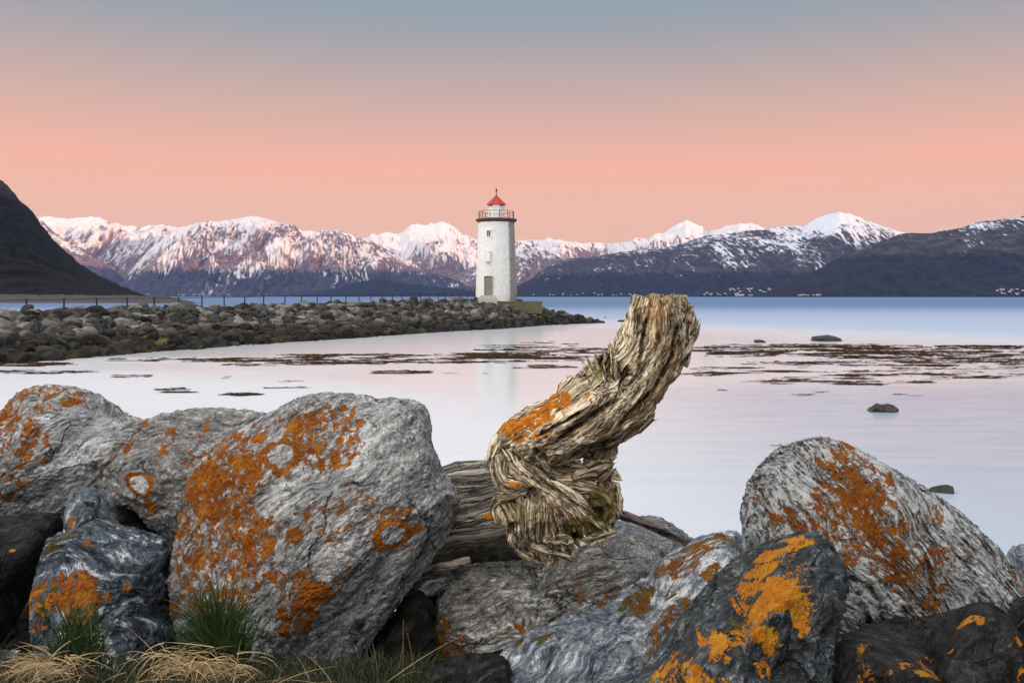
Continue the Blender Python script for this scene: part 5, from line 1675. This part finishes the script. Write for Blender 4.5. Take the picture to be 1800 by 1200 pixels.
    for (x0, y0, x1, y1, r_, dy) in ((1196, 640, 1232, 564, 11, 0), (1200, 600, 1222, 548, 11, -.01), (1178, 665, 1225, 587, 9, -.05), (1192, 570, 1208, 519, 10, -.02), (1205, 590, 1219, 532, 9, .02), (1120, 752, 1150, 728, 8, -.01),
                                     (1086, 650, 1084, 582, 9, .0), (1074, 660, 1059, 610, 9, .0), (1100, 640, 1090, 590, 9, -.01), (1052, 672, 1030, 627, 10, .0), (1062, 664, 1047, 618, 8, -.04), (1080, 660, 1071, 600, 8, -.05), (1096, 655, 1100, 612, 8, -.08), (1044, 690, 1016, 650, 9, -.02), (1088, 668, 1082, 625, 7, -.10), (1068, 680, 1062, 636, 7, -.10),
                                     (1045, 806, 1088, 781, 13, .0), (1050, 815, 1078, 800, 10, -.04), (1058, 832, 1095, 844, 10, .0), (1050, 848, 1084, 822, 9, -.05), (1020, 955, 1078, 937, 7, -.13), (935, 955, 1010, 979, 8, -.09), (1075, 890, 1086, 860, 8, 0), (1112, 560, 1106, 590, 8, 0), (1128, 545, 1124, 519, 7, -.02), (1172, 545, 1180, 517, 8, -.02)):
        a_, b_ = w(x0, y0, dy), w(x1, y1, dy)
        mid_ = (a_ + b_) / 2 + R.normal(size=3) * .006
        P_ = catmull(np.array([a_, mid_, b_]), 5, closed=False)
        rr_ = r_ * S * np.array([1, .95, .9, .82, .74, .64, .54, .42, .30, .16, .03][:len(P_)])
        v_, f_, s_, _q = tube_arrays(P_, rr_, 7)
        ax_ = (b_ - a_) / np.linalg.norm(b_ - a_)
        rel_ = v_ - a_; sl = rel_ @ ax_
        perp = rel_ - sl[:, None] * ax_
        v_ = v_ + perp * (.8 * noise(np.stack([perp[:, 0] * 60, perp[:, 2] * 60, sl * 12 + x0], 1), 3))[:, None]
        SV.append(v_); SF += [tuple(a + n0 for a in q) for q in f_]; n0 += len(v_)
        SG.append(np.stack([perp[:, 0] + x0, perp[:, 2], sl], 1))
    pick = R.choice(len(V), 420, replace=False)
    cnt = 0
    for i_ in pick:
        if N[i_, 1] > -0.45: continue
        dr = ax[i_] * (1 if R.uniform() < .5 else -1)
        dr = dr + N[i_] * R.uniform(.0, .12) + R.normal(size=3) * .05
        dr /= np.linalg.norm(dr)
        L_ = R.uniform(.02, .075); p0 = V[i_] - N[i_] * .004 - dr * .01
        P_ = np.array([p0 + dr * L_ * q + N[i_] * .006 * q * q for q in (0, .3, .6, 1)])
        rr_ = np.array([.0045, .004, .003, .0005]) * R.uniform(.5, 1.3)
        v_, f_, s_, _q = tube_arrays(P_, rr_, 5)
        SV.append(v_); SF += [tuple(a + n0 for a in q) for q in f_]; n0 += len(v_)
        SG.append(np.repeat(g[i_][None], len(v_), 0) + (v_ - p0) @ np.stack([N[i_], N[i_], dr], 1) * np.array([1, 1, 1]))
        cnt += 1
    ns_ = n0 - len(V)
    V = np.concatenate([V] + SV); g = np.concatenate([g] + SG)
    li, mo, wa = [np.concatenate([q, np.zeros(ns_)]) for q in (li, mo, wa)]
    faces = [tuple(q) for q in faces.tolist()] + SF
    m = wood_mat('weathered_wood', (0.045, 0.032, 0.018), (0.29, 0.225, 0.14), (0.70, 0.60, 0.43), across=62.0, along=2.2)
    base = w(960, 985, 0)
    o = mesh_obj('driftwood_stump', V, faces, m, attrs={'grain': g, 'lichen': np.clip(li, 0, 1.2), 'moss': mo, 'warm': np.clip(wa, 0, 1)}, origin=base)
    tag(o, 'gnarled weathered driftwood stump with orange lichen leaning up to the right on the slab', 'driftwood')


def build_logs():
    # squared old log passing behind the stump
    D0 = 4.12
    a = pt(742, 905, D0); b = pt(1010, 850, D0 + .25)
    n, m = 130, 90
    t_ = np.linspace(0, 1, n)
    P = a + (b - a) * t_[:, None]
    axis = (b - a) / np.linalg.norm(b - a)
    up = np.array([0, 0, 1.0]); side = np.cross(axis, up); side /= np.linalg.norm(side); up = np.cross(side, axis)
    th = np.linspace(0, 2 * np.pi, m, endpoint=False)
    S = D0 / F
    V = []; G = []
    for k in range(n):
        ru = (66 + 5 * math.sin(k * .03)) * S; rs = 58 * S
        c, s = np.cos(th), np.sin(th)
        e = 2 / 3.6
        uu = np.sign(s) * np.abs(s) ** e * ru; vv = np.sign(c) * np.abs(c) ** e * rs
        r2 = math.radians(-24)
        u2 = uu * math.cos(r2) - vv * math.sin(r2); v2 = uu * math.sin(r2) + vv * math.cos(r2)
        V.append(P[k] + u2[:, None] * up + v2[:, None] * side)
        G.append(np.stack([uu, vv, np.full(m, t_[k] * .7)], 1))
    V = np.concatenate(V); G = np.concatenate(G)
    N = V - np.repeat(P, m, 0); N /= np.linalg.norm(N, axis=1)[:, None]
    V = V + N * (0.016 * fbm(G * np.array([14, 14, 2.5]), 4, 3) + 0.006 * ridged(G * np.array([60, 60, 4]), 3, 4) + .02 * fbm(V * 4, 2, 5))[:, None]
    f = [tuple(q) for q in grid_faces(m, n, True)]
    f.append(tuple(range(m))[::-1]); f.append(tuple((n - 1) * m + i for i in range(m)))
    li = px_blobs(V, D0, [(862, 905, 16, 9, 15, .8), (840, 910, 10, 7, 40, .6), (873, 885, 5, 5, 0, .5), (850, 865, 4, 10, 0, .4)])
    mt = wood_mat('old_log_wood', (0.05, 0.044, 0.036), (0.21, 0.185, 0.155), (0.42, 0.385, 0.33), along=1.2, across=26)
    o = mesh_obj('driftwood_log', V, f, mt, attrs={'grain': G, 'lichen': li}, origin=pt(780, 960, D0))
    tag(o, 'thick grey squared log lying behind the driftwood stump and the largest boulder', 'log')
    # thin branch
    mt2 = wood_mat('dead_branch_wood', (0.020, 0.016, 0.014), (0.075, 0.062, 0.055), (0.17, 0.14, 0.12), across=60, along=5)

    def stick(name, ctrl, label, cat, mat=mt2):
        c = catmull(np.array(ctrl, float), 10, closed=False)
        P = np.array([pt(x, y, d) for x, y, d, r in c])
        r = c[:, 3] * P[:, 1] / F
        v, f, s, _ = tube_arrays(P, r, 22)
        ctr = np.concatenate([np.repeat(P, 22, 0), P[:1], P[-1:]])
        sv = np.concatenate([np.repeat(s, 22), [0, s[-1]]])
        rel = v - ctr
        g = np.stack([rel[:, 0] + rel[:, 1] * .5, rel[:, 2] - rel[:, 1] * .5, sv], 1)
        v = v + rel * (0.35 * fbm(g * np.array([90, 90, 8]), 3, 7) + .15 * noise(v * 20, 3))[:, None]
        o = mesh_obj(name, v, f, mat, attrs={'grain': g}, origin=P[0])
        return tag(o, label, cat)
    stick('dead_branch', [(1060, 893, 3.75, 8), (1085, 903, 3.75, 8.5), (1120, 914, 3.77, 8), (1155, 928, 3.8, 7.5), (1185, 942, 3.84, 7), (1215, 958, 3.9, 6), (1240, 975, 3.95, 4)], 'thin dark dead branch lying across the speckled rock right of the stump', 'branch')
    stick('wood_scrap', [(735, 1008, 3.95, 9), (765, 1000, 3.95, 10), (800, 992, 3.97, 9), (825, 984, 4.0, 7)], 'short pale broken stick in the gap under the grey log', 'stick', wood_mat('pale_stick_wood', (.05, .04, .03), (.18, .15, .12), (.33, .29, .24), across=40, along=3))
    stick('root_twig', [(1045, 945, 3.30, 1.3), (1058, 965, 3.28, 1.2), (1075, 980, 3.27, 1.0), (1098, 982, 3.29, .8), (1120, 978, 3.32, .5)], 'hair thin black rootlet trailing from the foot of the stump', 'twig')
    for k, (c, l) in enumerate((([(1762, 1130, 2.95, 1.6), (1785, 1105, 2.97, 1.3), (1810, 1078, 3.0, 1)], 'upper dark dry twig crossing at the right edge'), ([(1755, 1085, 3.0, 1.4), (1762, 1060, 3.0, 1), (1772, 1040, 3.0, .6)], 'short upright dry twig near the right edge'), ([(1770, 1100, 3.0, 1.2), (1790, 1120, 3.0, 1.1), (1815, 1140, 3.0, 1)], 'lower dark dry twig crossing at the right edge'))):
        stick('dry_twig', c, l, 'twig')


build_stump()
build_logs()


# ------------------------------------------------------------------ grass
def blade_mat(name, a, b):
    t = NT(name)
    tone = t.attr('tone')
    c = t.mix(tone, a, b)
    t.b.inputs['Roughness'].default_value = 0.6
    return t.done(c, 0.6, spec=0.3)


def blades(n, base_fn, dir_fn, length, width, curl, seed, nseg=7):
    """curved thin blades; returns verts, faces, tone"""
    R = np.random.default_rng(seed)
    V = []; Fc = []; T = []
    for i in range(n):
        p = base_fn(R); d = dir_fn(R, p); d = d / np.linalg.norm(d)
        L = R.uniform(*length); w = R.uniform(*width)
        cu = R.uniform(*curl)
        s = np.cross(d, [0, -1, 0.2]); s /= np.linalg.norm(s) + 1e-6
        pos = np.array(p, float); dd = d.copy()
        k0 = len(V)
        tn = R.uniform(0, 1)
        side = R.normal(size=3) * 0.05
        for k in range(nseg + 1):
            ww = w * (1 - (k / nseg) ** 1.6) * .5 + 0.0002
            V.append(pos - s * ww); V.append(pos + s * ww); T += [tn, tn]
            pos = pos + dd * L / nseg
            dd = dd + np.array([0, 0, -cu / nseg]) + side / nseg * 2
            dd /= np.linalg.norm(dd)
            if k < nseg:
                a = k0 + 2 * k
                Fc.append((a, a + 1, a + 3, a + 2))
    return np.array(V), np.array(Fc), np.array(T)


def build_grass():
    green = blade_mat('green_grass_blade', (0.003, 0.014, 0.004), (0.028, 0.060, 0.012))
    straw = blade_mat('dead_grass_straw', (0.22, 0.14, 0.07), (0.60, 0.46, 0.25))
    olive = blade_mat('mixed_short_grass', (0.006, 0.014, 0.005), (0.045, 0.05, 0.018))

    def tuft(label, gbase, gtop_dx, ng, gl, sbase, ns, sl, seed, spread, sspread, d):
        root = thing('grass_tuft', pt(gbase[0], gbase[1], d), label, 'grass tuft')
        o0 = np.array(root.location)
        if ng:
            def bf(R): return pt(gbase[0] + R.normal() * spread[0], gbase[1] + R.normal() * spread[1], d + R.uniform(-.05, .08))
            def df(R, p):
                return np.array([gtop_dx + (p[0] - o0[0]) * 2.6 + R.normal() * .34, R.normal() * .2, 1.0])
            vs_, fs_, ts_, k0 = [], [], [], 0
            for dx_, dy_, sc_, part in ((0, 0, 1.0, .5), (-30, 12, .62, .2), (27, 16, .68, .2), (10, 22, .45, .1)):
                def bfo(R): return bf(R) + (pt(gbase[0] + dx_, gbase[1] + dy_, d) - o0)
                v_, f_, t__ = blades(int(ng * part), bfo, df, (gl[0] * sc_, gl[1] * sc_), (.0018, .0042), (.05, 1.5), seed + int(dx_) + 60)
                vs_.append(v_); fs_.append(f_ + k0); ts_.append(t__); k0 += len(v_)
            v, f, t_ = np.concatenate(vs_), np.concatenate(fs_), np.concatenate(ts_)
            mesh_obj('green_blades', v - o0, f, green, root, attrs={'tone': t_})
        if ns:
            def bf2(R): return pt(sbase[0] + R.normal() * sspread[0], sbase[1] + R.normal() * sspread[1], d - .03 + R.uniform(-.1, .05))
            def df2(R, p):
                s_ = 1 if R.uniform() < sbase[2] else -1
                return np.array([s_ * R.uniform(.2, 1.2) + R.normal() * .3, R.uniform(-.9, .1), R.uniform(-.2, .7)])
            v, f, t_ = blades(ns, bf2, df2, sl, (.0016, .0032), (.3, 2.6), seed + 1, 9)
            mesh_obj('dead_blades', v - o0, f, straw, root, attrs={'tone': t_})
    tuft('tall green grass tuft over dead straw, in front of the largest boulder', (385, 1150), -0.10, 950, (.12, .29), (345, 1178, .6), 520, (.06, .19), 1, (11, 14), (40, 18), 2.92)
    tuft('green grass tuft over a mound of dead straw in front of the blue blocky rock', (135, 1140), .05, 500, (.07, .18), (85, 1175, .35), 300, (.06, .18), 3, (13, 12), (30, 12), 2.90)
    tuft('sparse straw stalks at the foot of the gap right of the largest boulder', (655, 1235), 0, 60, (.08, .2), (650, 1235, .5), 45, (.15, .40), 5, (40, 8), (42, 10), 2.85)
    tuft('wisps of pale straw at the bottom edge below the largest boulder', (470, 1240), 0, 160, (.05, .10), (470, 1232, .75), 70, (.12, .3), 7, (50, 8), (40, 10), 2.80)
    # upright dry stalks
    for k, (x0, y0, x1, y1, d) in enumerate(((708, 1215, 709, 1090, 2.85), (730, 1215, 716, 1112, 2.86), (693, 1215, 709, 1130, 2.84), (665, 1215, 655, 1130, 2.83))):
        P = catmull(np.array([pt(x0, y0, d), pt((x0 + x1) / 2 + 3 * (k % 2), (y0 + y1) / 2, d), pt(x1, y1, d)]), 6, closed=False)
        o = MB().tube(P, np.linspace(.0016, .0007, len(P)), 5).build('dry_stalk', straw, smooth=True)
        tag(o, ['tallest upright dry stalk in front of the dark gap', 'dry stalk leaning left onto the tallest one', 'dry stalk leaning right beneath the tallest one', 'short dry stalk left of the tallest one'][k], 'stalk')
    # turf
    R0 = np.random.default_rng(9)
    def bf(R):
        x = R.uniform(-40, 760); 
        y = R.uniform(1165, 1290)
        return pt(x, y, 2.95 - (y - 1165) / 125 * .45)
    def df(R, p): return np.array([R.normal() * .4, R.normal() * .3, 1.0])
    v, f, t_ = blades(9000, bf, df, (.025, .075), (.0018, .0035), (.3, 1.8), 11, 4)
    o = mesh_obj('grass', v, f, olive, attrs={'tone': t_}); o['kind'] = 'stuff'
    tag(o, 'short dark grass covering the ground along the bottom left', 'grass')


build_grass()
build_haze()
